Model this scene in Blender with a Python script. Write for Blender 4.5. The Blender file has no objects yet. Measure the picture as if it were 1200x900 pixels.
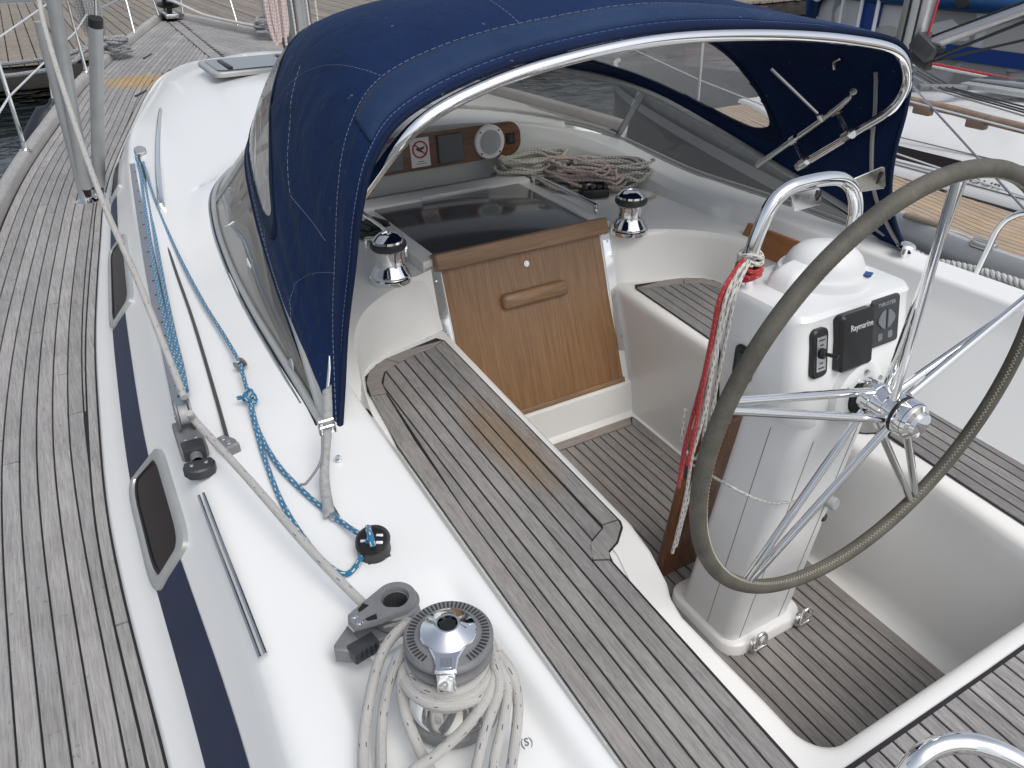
import bpy, bmesh, math, random
from mathutils import Vector, Matrix
from mathutils.noise import noise
R = math.radians
rnd = random.Random(7)
sc = bpy.context.scene

# ---------------------------------------------------------------- camera
cd = bpy.data.cameras.new('camera')
cam = bpy.data.objects.new('camera', cd)
sc.collection.objects.link(cam)
cd.sensor_fit = 'HORIZONTAL'
cd.sensor_width = 36.0
cd.lens = 36.0 * 916.75 / 1200.0
cd.clip_start = 0.05
cd.clip_end = 2000
_y, _p, _r = .5175, .5433, .0141
_f = Vector((math.sin(_y) * math.cos(_p), math.cos(_y) * math.cos(_p), -math.sin(_p)))
_rt = Vector((math.cos(_y), -math.sin(_y), 0))
_dn = _f.cross(_rt)
_r2 = _rt * math.cos(_r) + _dn * math.sin(_r)
_d2 = -_rt * math.sin(_r) + _dn * math.cos(_r)
cam.matrix_world = Matrix(((_r2.x, -_d2.x, -_f.x, -1.527), (_r2.y, -_d2.y, -_f.y, 0.0),
                           (_r2.z, -_d2.z, -_f.z, 2.0), (0, 0, 0, 1)))
sc.camera = cam

# ---------------------------------------------------------------- sky, sun, exposure
SUN_EL, SUN_AZ = R(56), R(172)      # azimuth measured from the bow (+y) towards starboard (+x)
w = bpy.data.worlds.new('World')
sc.world = w
w.use_nodes = True
nt = w.node_tree
nt.nodes.clear()
sky = nt.nodes.new('ShaderNodeTexSky')
sky.sky_type = 'NISHITA'
sky.sun_disc = False
sky.sun_elevation = SUN_EL
sky.sun_rotation = SUN_AZ
sky.air_density = 1.0
sky.dust_density = 4.0
sky.ozone_density = 1.0
hs = nt.nodes.new('ShaderNodeHueSaturation')
hs.inputs['Saturation'].default_value = 0.5
bg = nt.nodes.new('ShaderNodeBackground')
bg.inputs['Strength'].default_value = 0.15
wo = nt.nodes.new('ShaderNodeOutputWorld')
nt.links.new(sky.outputs[0], hs.inputs['Color'])
nt.links.new(hs.outputs[0], bg.inputs['Color'])
nt.links.new(bg.outputs[0], wo.inputs['Surface'])
sd = bpy.data.lights.new('sun', 'SUN')
sd.energy = 1.0
sd.angle = R(40)
sd.color = (1.0, .975, .94)
sun = bpy.data.objects.new('sun', sd)
sc.collection.objects.link(sun)
_sv = Vector((math.sin(SUN_AZ) * math.cos(SUN_EL), math.cos(SUN_AZ) * math.cos(SUN_EL), math.sin(SUN_EL)))
sun.rotation_euler = _sv.to_track_quat('Z', 'Y').to_euler()
sc.view_settings.view_transform = 'Standard'
sc.view_settings.look = 'None'
sc.view_settings.exposure = 0.13
sc.view_settings.gamma = 1.0
sc.render.engine = 'CYCLES'
sc.cycles.max_bounces = 10
sc.cycles.transparent_max_bounces = 16
sc.cycles.sample_clamp_indirect = 6

# ---------------------------------------------------------------- helpers
def link(o):
    sc.collection.objects.link(o)
    return o

def tag(o, label, cat, group=None):
    o['label'] = label
    o['category'] = cat
    if group:
        o['group'] = group
    return o

def empty(name, loc=(0, 0, 0)):
    o = bpy.data.objects.new(name, None)
    o.location = loc
    o.empty_display_size = .1
    return link(o)

def setp(o, parent):
    if parent:
        o.parent = parent
        o.matrix_parent_inverse = Matrix.Translation(-parent.location)

def finish(name, me, mat, parent, smooth, ang=40):
    me.materials.append(mat)
    if smooth:
        me.shade_smooth()
        me.set_sharp_from_angle(angle=R(ang))
    o = link(bpy.data.objects.new(name, me))
    setp(o, parent)
    return o

def mesh(name, V, F, mat, parent=None, smooth=False, uv=None, ang=40):
    me = bpy.data.meshes.new(name)
    me.from_pydata([tuple(v) for v in V], [], F)
    if uv:
        l = me.uv_layers.new(name='uv')
        for lp in me.loops:
            l.data[lp.index].uv = uv[lp.vertex_index]
    me.validate()
    return finish(name, me, mat, parent, smooth, ang)

class MB:
    """collects shapes into one mesh"""
    def __init__(s):
        s.V, s.F, s.U = [], [], []
    def add(s, V, F, U=None):
        k = len(s.V)
        s.V += [tuple(v) for v in V]
        s.U += U if U else [(0, 0)] * len(V)
        s.F += [tuple(i + k for i in f) for f in F]
        return s
    def build(s, name, mat, parent=None, smooth=True, ang=40):
        return mesh(name, s.V, s.F, mat, parent, smooth, s.U, ang)
    # shapes
    def box(s, c, d, rot=None, bev=0.0, seg=2):
        bm = bmesh.new()
        bmesh.ops.create_cube(bm, size=1)
        bmesh.ops.scale(bm, vec=d, verts=bm.verts)
        if bev:
            bmesh.ops.bevel(bm, geom=bm.edges[:], offset=bev, segments=seg, profile=.5, affect='EDGES')
        if rot is not None:
            bmesh.ops.transform(bm, matrix=rot.to_4x4(), verts=bm.verts)
        bmesh.ops.translate(bm, vec=c, verts=bm.verts)
        bm.verts.index_update()
        s.add([v.co.copy() for v in bm.verts], [[v.index for v in f.verts] for f in bm.faces])
        bm.free()
        return s
    def tube(s, pts, r, n=10, closed=False, caps=True):
        P = [Vector(p) for p in pts]
        m = len(P)
        rr = r if isinstance(r, (list, tuple)) else [r] * m
        T = []
        for i in range(m):
            a = P[(i - 1) % m] if (closed or i) else P[0]
            b = P[(i + 1) % m] if (closed or i < m - 1) else P[-1]
            t = (b - a)
            T.append(t.normalized() if t.length > 1e-9 else Vector((0, 0, 1)))
        u = T[0].orthogonal().normalized()
        V, U, F = [], [], []
        L = 0
        rows = m + (1 if closed else 0)
        for i in range(rows):
            k = i % m
            if i:
                L += (P[k] - P[(i - 1) % m]).length
            u = (u - T[k] * u.dot(T[k]))
            u = u.normalized() if u.length > 1e-6 else T[k].orthogonal().normalized()
            v = T[k].cross(u)
            for j in range(n + 1):
                a = 2 * math.pi * j / n
                V.append(P[k] + (u * math.cos(a) + v * math.sin(a)) * rr[k])
                U.append((j / n, L))
        for i in range(rows - 1):
            for j in range(n):
                a = i * (n + 1) + j
                F.append((a, a + 1, a + n + 2, a + n + 1))
        if caps and not closed:
            F.append(tuple(range(n - 1, -1, -1)))
            e = (rows - 1) * (n + 1)
            F.append(tuple(e + j for j in range(n)))
        s.add(V, F, U)
        return s
    def lathe(s, prof, c=(0, 0, 0), ax=(0, 0, 1), n=32, up=None, a0=0, a1=None):
        """prof: list of (radius, height along the axis)"""
        ax = Vector(ax).normalized()
        u = Vector(up).normalized() if up else ax.orthogonal().normalized()
        u = (u - ax * u.dot(ax)).normalized()
        v = ax.cross(u)
        c = Vector(c)
        V, F = [], []
        for (r, h) in prof:
            for j in range(n):
                a = 2 * math.pi * j / n
                V.append(c + ax * h + (u * math.cos(a) + v * math.sin(a)) * max(r, 1e-5))
        for i in range(len(prof) - 1):
            for j in range(n):
                F.append((i * n + j, i * n + (j + 1) % n, (i + 1) * n + (j + 1) % n, (i + 1) * n + j))
        s.add(V, F)
        return s
    def prism(s, poly, o, ex, ey, ez, h, bev=0.0):
        """polygon (2-D) in the plane o,ex,ey pushed along ez by h, with a chamfered top rim"""
        o, ex, ey, ez = Vector(o), Vector(ex), Vector(ey), Vector(ez)
        n = len(poly)
        ar = sum(poly[i][0] * poly[(i + 1) % n][1] - poly[(i + 1) % n][0] * poly[i][1] for i in range(n))
        if ar < 0:
            poly = poly[::-1]
        def ring(ins, z):
            out = []
            for i in range(n):
                p, q, r = Vector(poly[i - 1]), Vector(poly[i]), Vector(poly[(i + 1) % n])
                d1, d2 = (q - p), (r - q)
                if d1.length < 1e-9 or d2.length < 1e-9:
                    out.append(q); continue
                d1.normalize(); d2.normalize()
                nn = Vector((-d1.y - d2.y, d1.x + d2.x))
                if nn.length < 1e-6:
                    nn = Vector((-d1.y, d1.x))
                nn.normalize()
                k = ins / max(.35, nn.dot(Vector((-d1.y, d1.x))))
                out.append(q + nn * k)
            return [o + ex * a.x + ey * a.y + ez * z for a in out]
        rings = [ring(0, 0), ring(0, h - bev)]
        if bev:
            rings.append(ring(bev, h))
        V = [v for rg in rings for v in rg]
        F = [tuple(range(n - 1, -1, -1))]
        for k in range(len(rings) - 1):
            for i in range(n):
                F.append((k * n + i, k * n + (i + 1) % n, (k + 1) * n + (i + 1) % n, (k + 1) * n + i))
        F.append(tuple((len(rings) - 1) * n + i for i in range(n)))
        s.add(V, F)
        return s
    def grid(s, G):
        m, n = len(G), len(G[0])
        V = [p for r in G for p in r]
        F = [(i * n + j, i * n + j + 1, (i + 1) * n + j + 1, (i + 1) * n + j) for i in range(m - 1) for j in range(n - 1)]
        U = [(j / (n - 1), i / (m - 1)) for i in range(m) for j in range(n)]
        s.add(V, F, U)
        return s

def spline(pts, per=8, closed=False):
    P = [Vector(p) for p in pts]
    n = len(P)
    out = []
    for i in range(n if closed else n - 1):
        p1, p2 = P[i], P[(i + 1) % n]
        p0 = P[i - 1] if (closed or i) else p1 + (p1 - p2)
        p3 = P[(i + 2) % n] if (closed or i + 2 < n) else p2 + (p2 - p1)
        for k in range(per):
            t = k / per
            out.append(.5 * ((2 * p1) + (p2 - p0) * t + (2 * p0 - 5 * p1 + 4 * p2 - p3) * t * t + (3 * p1 - p0 - 3 * p2 + p3) * t ** 3))
    if not closed:
        out.append(P[-1])
    return out

def itp(T, y):
    if y <= T[0][0]:
        return T[0][1]
    for i in range(len(T) - 1):
        (a, p), (b, q) = T[i], T[i + 1]
        if y <= b:
            d1 = (q - p) / (b - a)
            m0 = d1 if i == 0 else .5 * (d1 + (p - T[i - 1][1]) / (a - T[i - 1][0]))
            m1 = d1 if i + 2 >= len(T) else .5 * (d1 + (T[i + 2][1] - q) / (T[i + 2][0] - b))
            h = b - a
            t = (y - a) / h
            return (2*t**3 - 3*t*t + 1)*p + (t**3 - 2*t*t + t)*h*m0 + (-2*t**3 + 3*t*t)*q + (t**3 - t*t)*h*m1
    return T[-1][1]

def sm(a, b, x):
    t = min(1, max(0, (x - a) / (b - a)))
    return t * t * (3 - 2 * t)

def rope(name, pts, r, mat, parent=None, per=8, n=10, closed=False):
    return MB().tube(spline(pts, per, closed) if per else pts, r, n, closed).build(name, mat, parent)

def rrect(w, h, r, n=5, cx=0, cy=0):
    out = []
    for (sx, sy, a0) in ((1, 1, 0), (-1, 1, 90), (-1, -1, 180), (1, -1, 270)):
        for k in range(n + 1):
            a = R(a0 + 90 * k / n)
            out.append((cx + sx * (w / 2 - r) + r * math.cos(a), cy + sy * (h / 2 - r) + r * math.sin(a)))
    return out

def text(name, s, size, o, ex, ey, mat, parent=None, ext=.0006, font_scale=(1, 1), align='CENTER'):
    cu = bpy.data.curves.new(name, 'FONT')
    cu.body = s
    cu.size = size
    cu.extrude = ext
    cu.align_x = align
    cu.align_y = 'CENTER'
    cu.resolution_u = 2
    t = bpy.data.objects.new(name, cu)
    link(t)
    bpy.context.view_layer.update()
    me = bpy.data.meshes.new_from_object(t)
    bpy.data.objects.remove(t)
    ex, ey, o = Vector(ex).normalized(), Vector(ey).normalized(), Vector(o)
    ez = ex.cross(ey)
    for v in me.vertices:
        c = v.co.copy()
        v.co = o + ex * c.x * font_scale[0] + ey * c.y * font_scale[1] + ez * c.z
    me.materials.clear()
    return finish(name, me, mat, parent, False)

# ---------------------------------------------------------------- materials
def newmat(name):
    m = bpy.data.materials.new(name)
    m.use_nodes = True
    nt = m.node_tree
    b = nt.nodes['Principled BSDF']
    return m, nt, b

def nd(nt, t, **kw):
    n = nt.nodes.new(t)
    for k, v in kw.items():
        if k in n.inputs:
            n.inputs[k].default_value = v
        else:
            setattr(n, k, v)
    return n

def mth(nt, op, a, b=None, c=None):
    n = nt.nodes.new('ShaderNodeMath')
    n.operation = op
    for i, x in enumerate((a, b, c)):
        if x is None:
            continue
        if isinstance(x, (int, float)):
            n.inputs[i].default_value = x
        else:
            nt.links.new(x, n.inputs[i])
    return n.outputs[0]

def mixc(nt, fac, a, b):
    n = nt.nodes.new('ShaderNodeMix')
    n.data_type = 'RGBA'
    for i, x in ((0, fac), (6, a), (7, b)):
        if isinstance(x, (int, float)):
            n.inputs[i].default_value = x
        elif isinstance(x, tuple):
            n.inputs[i].default_value = (*x, 1) if len(x) == 3 else x
        else:
            nt.links.new(x, n.inputs[i])
    return n.outputs[2]

def ramp(nt, src, stops):
    n = nt.nodes.new('ShaderNodeValToRGB')
    el = n.color_ramp.elements
    while len(el) > 1:
        el.remove(el[-1])
    el[0].position, el[0].color = stops[0][0], (*stops[0][1], 1)
    for p, c in stops[1:]:
        e = el.new(p)
        e.color = (*c, 1)
    nt.links.new(src, n.inputs[0])
    return n.outputs[0]

def noi(nt, vec, scale, detail=4, rough=.55, dist=0):
    n = nd(nt, 'ShaderNodeTexNoise', Scale=scale, Detail=detail, Roughness=rough, Distortion=dist)
    if vec is not None:
        nt.links.new(vec, n.inputs['Vector'])
    return n.outputs['Fac']

def pos(nt, scale=(1, 1, 1), rot=(0, 0, 0)):
    g = nt.nodes.new('ShaderNodeNewGeometry')
    m = nt.nodes.new('ShaderNodeMapping')
    m.inputs['Scale'].default_value = scale
    m.inputs['Rotation'].default_value = rot
    nt.links.new(g.outputs['Position'], m.inputs['Vector'])
    return m.outputs[0]

def bump(nt, b, h, strength=.3, dist=.001):
    n = nd(nt, 'ShaderNodeBump', Strength=strength, Distance=dist)
    nt.links.new(h, n.inputs['Height'])
    nt.links.new(n.outputs[0], b.inputs['Normal'])

def simple(name, col, rough=.5, metal=0, coat=0, nscale=0, namp=.1, bumpamt=0, bscale=200):
    m, nt, b = newmat(name)
    b.inputs['Roughness'].default_value = rough
    b.inputs['Metallic'].default_value = metal
    if coat:
        b.inputs['Coat Weight'].default_value = coat
        b.inputs['Coat Roughness'].default_value = .08
    if nscale:
        f = noi(nt, pos(nt), nscale, 5)
        lo = tuple(c * (1 - namp) for c in col)
        hi = tuple(min(1, c * (1 + namp)) for c in col)
        nt.links.new(ramp(nt, f, [(.3, lo), (.7, hi)]), b.inputs['Base Color'])
    else:
        b.inputs['Base Color'].default_value = (*col, 1)
    if bumpamt:
        bump(nt, b, noi(nt, pos(nt), bscale, 3), bumpamt, .001)
    return m

def gelcoat(name, col, rough=.28):
    m, nt, b = newmat(name)
    p = pos(nt)
    f = noi(nt, p, 1.7, 1.5)
    nt.links.new(mixc(nt, f, tuple(x * .965 for x in col), col), b.inputs['Base Color'])
    b.inputs['Roughness'].default_value = rough
    b.inputs['Coat Weight'].default_value = .25
    b.inputs['Coat Roughness'].default_value = .06
    return m

def teak(name, dark, light, speck=.5, stain=None, rough=.75, alongx=False):
    m, nt, b = newmat(name)
    sc_ = (3.0, 95, 95) if alongx else (95, 3.0, 95)
    p = pos(nt, sc_)
    q = pos(nt)
    oi = nt.nodes.new('ShaderNodeObjectInfo')
    g1 = noi(nt, p, 1.6, 6, .62)
    g2 = noi(nt, p, 5.5, 4, .6)
    blot = noi(nt, q, 4.5, 5, .6)
    f = mth(nt, 'ADD', mth(nt, 'MULTIPLY', g1, .5), mth(nt, 'MULTIPLY', g2, .5))
    f = mth(nt, 'ADD', f, mth(nt, 'MULTIPLY', mth(nt, 'SUBTRACT', blot, .5), .28))
    col = ramp(nt, f, [(.36, dark), (.62, light)])
    tint = mth(nt, 'ADD', .87, mth(nt, 'MULTIPLY', oi.outputs['Random'], .26))
    hsv = nt.nodes.new('ShaderNodeHueSaturation')
    nt.links.new(tint, hsv.inputs['Value'])
    nt.links.new(mth(nt, 'ADD', .85, mth(nt, 'MULTIPLY', oi.outputs['Random'], .4)), hsv.inputs['Saturation'])
    nt.links.new(col, hsv.inputs['Color'])
    col = hsv.outputs[0]
    if stain:
        for (cx, cy, rx, ry, rot, sc1) in stain:
            g = nt.nodes.new('ShaderNodeNewGeometry')
            sx = nt.nodes.new('ShaderNodeSeparateXYZ')
            nt.links.new(g.outputs['Position'], sx.inputs[0])
            dx = mth(nt, 'SUBTRACT', sx.outputs[0], cx)
            dy = mth(nt, 'SUBTRACT', sx.outputs[1], cy)
            c_, s_ = math.cos(rot), math.sin(rot)
            u = mth(nt, 'ADD', mth(nt, 'MULTIPLY', dx, c_ / rx), mth(nt, 'MULTIPLY', dy, s_ / rx))
            v = mth(nt, 'ADD', mth(nt, 'MULTIPLY', dx, -s_ / ry), mth(nt, 'MULTIPLY', dy, c_ / ry))
            d = mth(nt, 'ADD', mth(nt, 'MULTIPLY', u, u), mth(nt, 'MULTIPLY', v, v))
            d = mth(nt, 'ADD', d, mth(nt, 'MULTIPLY', mth(nt, 'SUBTRACT', g1, .5), 1.1))
            k = nd(nt, 'ShaderNodeMapRange')
            k.inputs[1].default_value = 1.15; k.inputs[2].default_value = .1
            k.inputs[3].default_value = 0; k.inputs[4].default_value = .72
            nt.links.new(d, k.inputs[0])
            st = ramp(nt, f, [(.36, tuple(x * .7 for x in sc1)), (.62, sc1)])
            col = mixc(nt, k.outputs[0], col, st)
    if speck:
        s1 = noi(nt, q, 55, 3, .7)
        k = ramp(nt, s1, [(.30, (1, 1, 1)), (.37, (0, 0, 0))])
        s2 = noi(nt, q, 3.0, 3)
        k = mth(nt, 'MULTIPLY', k, mth(nt, 'MULTIPLY', s2, speck * 1.3))
        col = mixc(nt, k, col, (.06, .052, .045))
    nt.links.new(col, b.inputs['Base Color'])
    b.inputs['Roughness'].default_value = rough
    b.inputs['Specular IOR Level'].default_value = .3
    bump(nt, b, mth(nt, 'ADD', g2, g1), .55, .0012)
    return m

def veneer(name, dark, light, sc_=(75, 2.6, 2.6), rough=.38, coat=.3):
    m, nt, b = newmat(name)
    p = pos(nt, sc_)
    g1 = noi(nt, p, 1.4, 5, .6, .4)
    g2 = noi(nt, p, 6, 3, .6)
    f = mth(nt, 'ADD', mth(nt, 'MULTIPLY', g1, .65), mth(nt, 'MULTIPLY', g2, .35))
    nt.links.new(ramp(nt, f, [(.34, dark), (.5, tuple((a + c) / 2 for a, c in zip(dark, light))), (.66, light)]), b.inputs['Base Color'])
    b.inputs['Roughness'].default_value = rough
    b.inputs['Coat Weight'].default_value = coat
    b.inputs['Coat Roughness'].default_value = .2
    bump(nt, b, g2, .15, .0006)
    return m

def ropemat(name, base, fleck, ku, kv, su, sv, amt=1.0, braid=14, kv2=None, fleck2=None, dirt=.25, irregular=False):
    """braided rope: staggered fleck yarns and a diagonal braid relief, from the tube's own uv (u round, v metres along)"""
    m, nt, b = newmat(name)
    tc = nt.nodes.new('ShaderNodeTexCoord')
    sx = nt.nodes.new('ShaderNodeSeparateXYZ')
    nt.links.new(tc.outputs['UV'], sx.inputs[0])
    u, v = sx.outputs[0], sx.outputs[1]
    def mask(ku, kv, su, sv, tw):
        vv = mth(nt, 'MULTIPLY', v, kv)
        row = mth(nt, 'FLOOR', vv)
        s = mth(nt, 'FRACT', vv)
        t = mth(nt, 'FRACT', mth(nt, 'ADD', mth(nt, 'MULTIPLY', u, ku), mth(nt, 'ADD', mth(nt, 'MULTIPLY', row, .5), mth(nt, 'MULTIPLY', vv, tw))))
        a = mth(nt, 'LESS_THAN', s, sv)
        c = mth(nt, 'LESS_THAN', t, su)
        return mth(nt, 'MULTIPLY', a, c)
    col = base
    nz = noi(nt, pos(nt), 30, 4)
    col = mixc(nt, mth(nt, 'MULTIPLY', nz, dirt * 2), base, tuple(x * .72 for x in base))
    jit = mth(nt, 'GREATER_THAN', noi(nt, pos(nt), 38, 2), .53)
    col = mixc(nt, mth(nt, 'MULTIPLY', mth(nt, 'MULTIPLY', mask(ku, kv, su, sv, .15), amt), jit if irregular else 1.0), col, fleck)
    if fleck2:
        col = mixc(nt, mask(ku, kv2, su, sv, -.2), col, fleck2)
    nt.links.new(col, b.inputs['Base Color'])
    b.inputs['Roughness'].default_value = .8
    b.inputs['Sheen Weight'].default_value = .2
    k = 2 * math.pi
    w1 = mth(nt, 'SINE', mth(nt, 'MULTIPLY', mth(nt, 'ADD', mth(nt, 'MULTIPLY', u, 8), mth(nt, 'MULTIPLY', v, braid * 12)), k))
    w2 = mth(nt, 'SINE', mth(nt, 'MULTIPLY', mth(nt, 'SUBTRACT', mth(nt, 'MULTIPLY', u, 8), mth(nt, 'MULTIPLY', v, braid * 12)), k))
    bump(nt, b, mth(nt, 'MULTIPLY', w1, w2), .5, .0007)
    return m

def canvas(name, col, col2):
    m, nt, b = newmat(name)
    q = pos(nt)
    f = noi(nt, q, 3.2, 6, .65)
    base_ = ramp(nt, f, [(.3, col), (.7, col2)])
    sp = ramp(nt, noi(nt, q, 48, 2, .5), [(.735, (0, 0, 0)), (.765, (1, 1, 1))])
    nt.links.new(mixc(nt, mth(nt, 'MULTIPLY', sp, .35), base_, (.25, .28, .33)), b.inputs['Base Color'])
    b.inputs['Roughness'].default_value = .72
    b.inputs['Sheen Weight'].default_value = .04
    b.inputs['Sheen Roughness'].default_value = .4
    b.inputs['Sheen Tint'].default_value = (.5, .7, .9, 1)
    b.inputs['Specular IOR Level'].default_value = .12
    wr = noi(nt, pos(nt, (1, 1, .45), (.3, .2, .4)), 9, 3, .5, 1.2)
    h = mth(nt, 'ADD', mth(nt, 'MULTIPLY', wr, 1.6), mth(nt, 'MULTIPLY', noi(nt, q, 500, 2), .07))
    bump(nt, b, h, .55, .010)
    return m

def glass(name, tint, gloss=1.0, rough=.0, haze=0.0, hazecol=(.8, .8, .8), wav=0.0, ior=1.45):
    m, nt, b = newmat(name)
    nt.nodes.remove(b)
    out = nt.nodes['Material Output']
    tr = nd(nt, 'ShaderNodeBsdfTransparent', Color=(*tint, 1))
    gl = nd(nt, 'ShaderNodeBsdfGlossy', Roughness=rough)
    gl.inputs['Color'].default_value = (gloss, gloss, gloss, 1)
    lw = nd(nt, 'ShaderNodeLayerWeight', Blend=.5)
    frs = mth(nt, 'ADD', .045, mth(nt, 'MULTIPLY', mth(nt, 'POWER', lw.outputs['Facing'], 4.0), .75))
    if wav:
        n = nd(nt, 'ShaderNodeBump', Strength=wav, Distance=.01)
        nt.links.new(noi(nt, pos(nt), 7, 3, .5, 1.0), n.inputs['Height'])
        nt.links.new(n.outputs[0], gl.inputs['Normal'])
    s = tr.outputs[0]
    if haze:
        df = nd(nt, 'ShaderNodeBsdfTranslucent'); df.inputs['Color'].default_value = (*hazecol, 1)
        d2 = nd(nt, 'ShaderNodeBsdfDiffuse'); d2.inputs['Color'].default_value = (*hazecol, 1)
        a = nt.nodes.new('ShaderNodeAddShader')
        mxx = nd(nt, 'ShaderNodeMixShader'); mxx.inputs[0].default_value = .5
        nt.links.new(df.outputs[0], mxx.inputs[1]); nt.links.new(d2.outputs[0], mxx.inputs[2])
        mh = nd(nt, 'ShaderNodeMixShader'); mh.inputs[0].default_value = haze
        nt.links.new(s, mh.inputs[1]); nt.links.new(mxx.outputs[0], mh.inputs[2])
        s = mh.outputs[0]
    mx = nt.nodes.new('ShaderNodeMixShader')
    nt.links.new(frs, mx.inputs[0])
    nt.links.new(s, mx.inputs[1])
    nt.links.new(gl.outputs[0], mx.inputs[2])
    nt.links.new(mx.outputs[0], out.inputs['Surface'])
    return m

def metal(name, col, rough, scr=.05, bs=0):
    m, nt, b = newmat(name)
    b.inputs['Metallic'].default_value = 1
    b.inputs['Base Color'].default_value = (*col, 1)
    f = noi(nt, pos(nt), 45, 5, .7)
    nt.links.new(ramp(nt, f, [(.35, (max(.02, rough - scr),) * 3), (.75, (rough + scr,) * 3)]), b.inputs['Roughness'])
    if bs:
        bump(nt, b, noi(nt, pos(nt), bs, 2), .04, .002)
    return m

GEL = gelcoat('gelcoat_white', (.80, .815, .81))
GELC = gelcoat('gelcoat_cream', (.80, .80, .775), .3)
NAVYPAINT = simple('stripe_navy', (.010, .020, .055), .5, nscale=6, namp=.15)
TEAK_DECK = teak('teak_weathered_deck', (.205, .202, .199), (.365, .360, .356), .55, [(-.76, 7.5, .36, .30, -.3, (.52, .33, .12))])
TEAK_SEAT = teak('teak_weathered_seat', (.158, .154, .152), (.276, .270, .266), .1, [(-.55, 1.76, .095, .30, .05, (.27, .19, .112))])
TEAK_SOLE = teak('teak_weathered_sole', (.185, .173, .164), (.315, .298, .284), .12)
TEAK_AFT = teak('teak_weathered_aft', (.175, .170, .167), (.355, .348, .343), .1)
TEAK_CAP = teak('teak_capping', (.31, .305, .298), (.47, .46, .452), .25)
CAULK = simple('caulk_black', (.012, .012, .013), .6)
NAVY = canvas('canvas_navy', (.0055, .0165, .060), (.0085, .0245, .080))
NAVY_PALE = canvas('canvas_navy_pale', (.013, .030, .080), (.022, .045, .105))
NAVY_TRIM = canvas('canvas_navy_trim', (.004, .010, .032), (.008, .017, .05))
STITCH = simple('thread_white', (.20, .24, .34), .8)
CHROME = metal('chrome', (.86, .87, .88), .07, .04)
STEEL = metal('stainless', (.66, .665, .66), .17, .06)
STEEL_POL = metal('stainless_polished', (.83, .835, .84), .08, .035, 12)
ALU = metal('aluminium_anodised', (.55, .56, .565), .38, .06)
ALU_FRAME = simple('frame_grey', (.42, .435, .43), .32, .35, nscale=20, namp=.06)
GREY_PLASTIC = simple('plastic_grey', (.17, .175, .182), .42, nscale=30, namp=.12)
GREY_LIGHT = simple('plastic_grey_light', (.34, .36, .37), .45, nscale=20, namp=.08)
GREY_DARK = simple('plastic_charcoal', (.035, .038, .042), .45, nscale=30, namp=.2)
BLACK = simple('plastic_black', (.009, .0095, .0105), .38)
RUBBER = simple('rubber_black', (.014, .014, .015), .62)
WHITE_PL = simple('plastic_white', (.78, .79, .79), .35, nscale=8, namp=.03)
WHITE_PAINT = simple('paint_white', (.78, .79, .79), .3, coat=.3, nscale=5, namp=.03)
VENEER = veneer('teak_veneer', (.165, .083, .033), (.30, .170, .078))
VENEER_BAR = veneer('teak_solid_bar', (.18, .105, .055), (.33, .20, .11), (2.2, 30, 30), .5, .1)
VARNISH = veneer('teak_varnished', (.085, .026, .008), (.26, .095, .028), (16, 16, 2), .3, .5)
PANEL_WOOD = veneer('mahogany_panel', (.075, .030, .013), (.20, .085, .034), (2.5, 30, 30), .35, .35)
SCREEN = glass('windscreen_glass', (.50, .49, .47), .8, .0, .06, (.42, .39, .35), .02)
VINYL = glass('vinyl_clear', (.85, .85, .84), .8, .05, .28, (.75, .75, .73), .25)
SMOKE = simple('acrylic_smoked', (.075, .075, .078), .16, coat=.5)
PORTGLASS = simple('portlight_glass', (.020, .014, .016), .35)
PORTGLASS.node_tree.nodes['Principled BSDF'].inputs['Specular IOR Level'].default_value = .25
R_SHEET = ropemat('rope_sheet_grey', (.45, .447, .43), (.05, .06, .13), 5, 34, .17, .34, .9, 14, None, None, .35, True)
R_BLUE = ropemat('rope_blue', (.008, .155, .34), (.62, .64, .42), 4, 52, .30, .46, .95, 18)
R_BLACK = ropemat('rope_black', (.014, .014, .016), (.05, .05, .055), 4, 60, .3, .4, .8, 18)
R_WHITE = ropemat('rope_white_fleck', (.60, .59, .55), (.04, .04, .05), 4, 46, .26, .5, .9, 18)
R_RED = ropemat('rope_red', (.42, .018, .022), (.62, .55, .5), 4, 60, .12, .3, .7, 18)
R_OLIVE = ropemat('rope_olive_white', (.58, .57, .50), (.15, .155, .115), 5, 55, .36, .55, .85, 18)
R_PINK = ropemat('rope_red_white', (.55, .49, .46), (.30, .08, .075), 5, 50, .36, .5, .9, 18)
R_GREYBLK = ropemat('rope_black_white', (.50, .49, .46), (.04, .04, .04), 5, 60, .42, .5, .9, 18)
R_MOOR = ropemat('rope_mooring', (.56, .56, .54), (.30, .30, .29), 3, 20, .3, .5, .5, 8)
R_GREYROPE = ropemat('rope_grey_mooring', (.24, .25, .26), (.5, .5, .5), 4, 40, .4, .5, .7, 12)
WIRE = simple('lifeline_white', (.62, .64, .65), .4)

def leather():
    m, nt, b = newmat('leather_olive')
    q = pos(nt)
    f = noi(nt, q, 11, 6, .65)
    g = noi(nt, q, 160, 3, .6)
    nt.links.new(ramp(nt, mth(nt, 'ADD', mth(nt, 'MULTIPLY', f, .75), mth(nt, 'MULTIPLY', g, .25)), [(.35, (.058, .055, .044)), (.6, (.108, .103, .084)), (.75, (.155, .150, .128))]), b.inputs['Base Color'])
    b.inputs['Roughness'].default_value = .68
    bump(nt, b, g, .35, .0008)
    return m
LEATHER = leather()

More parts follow.
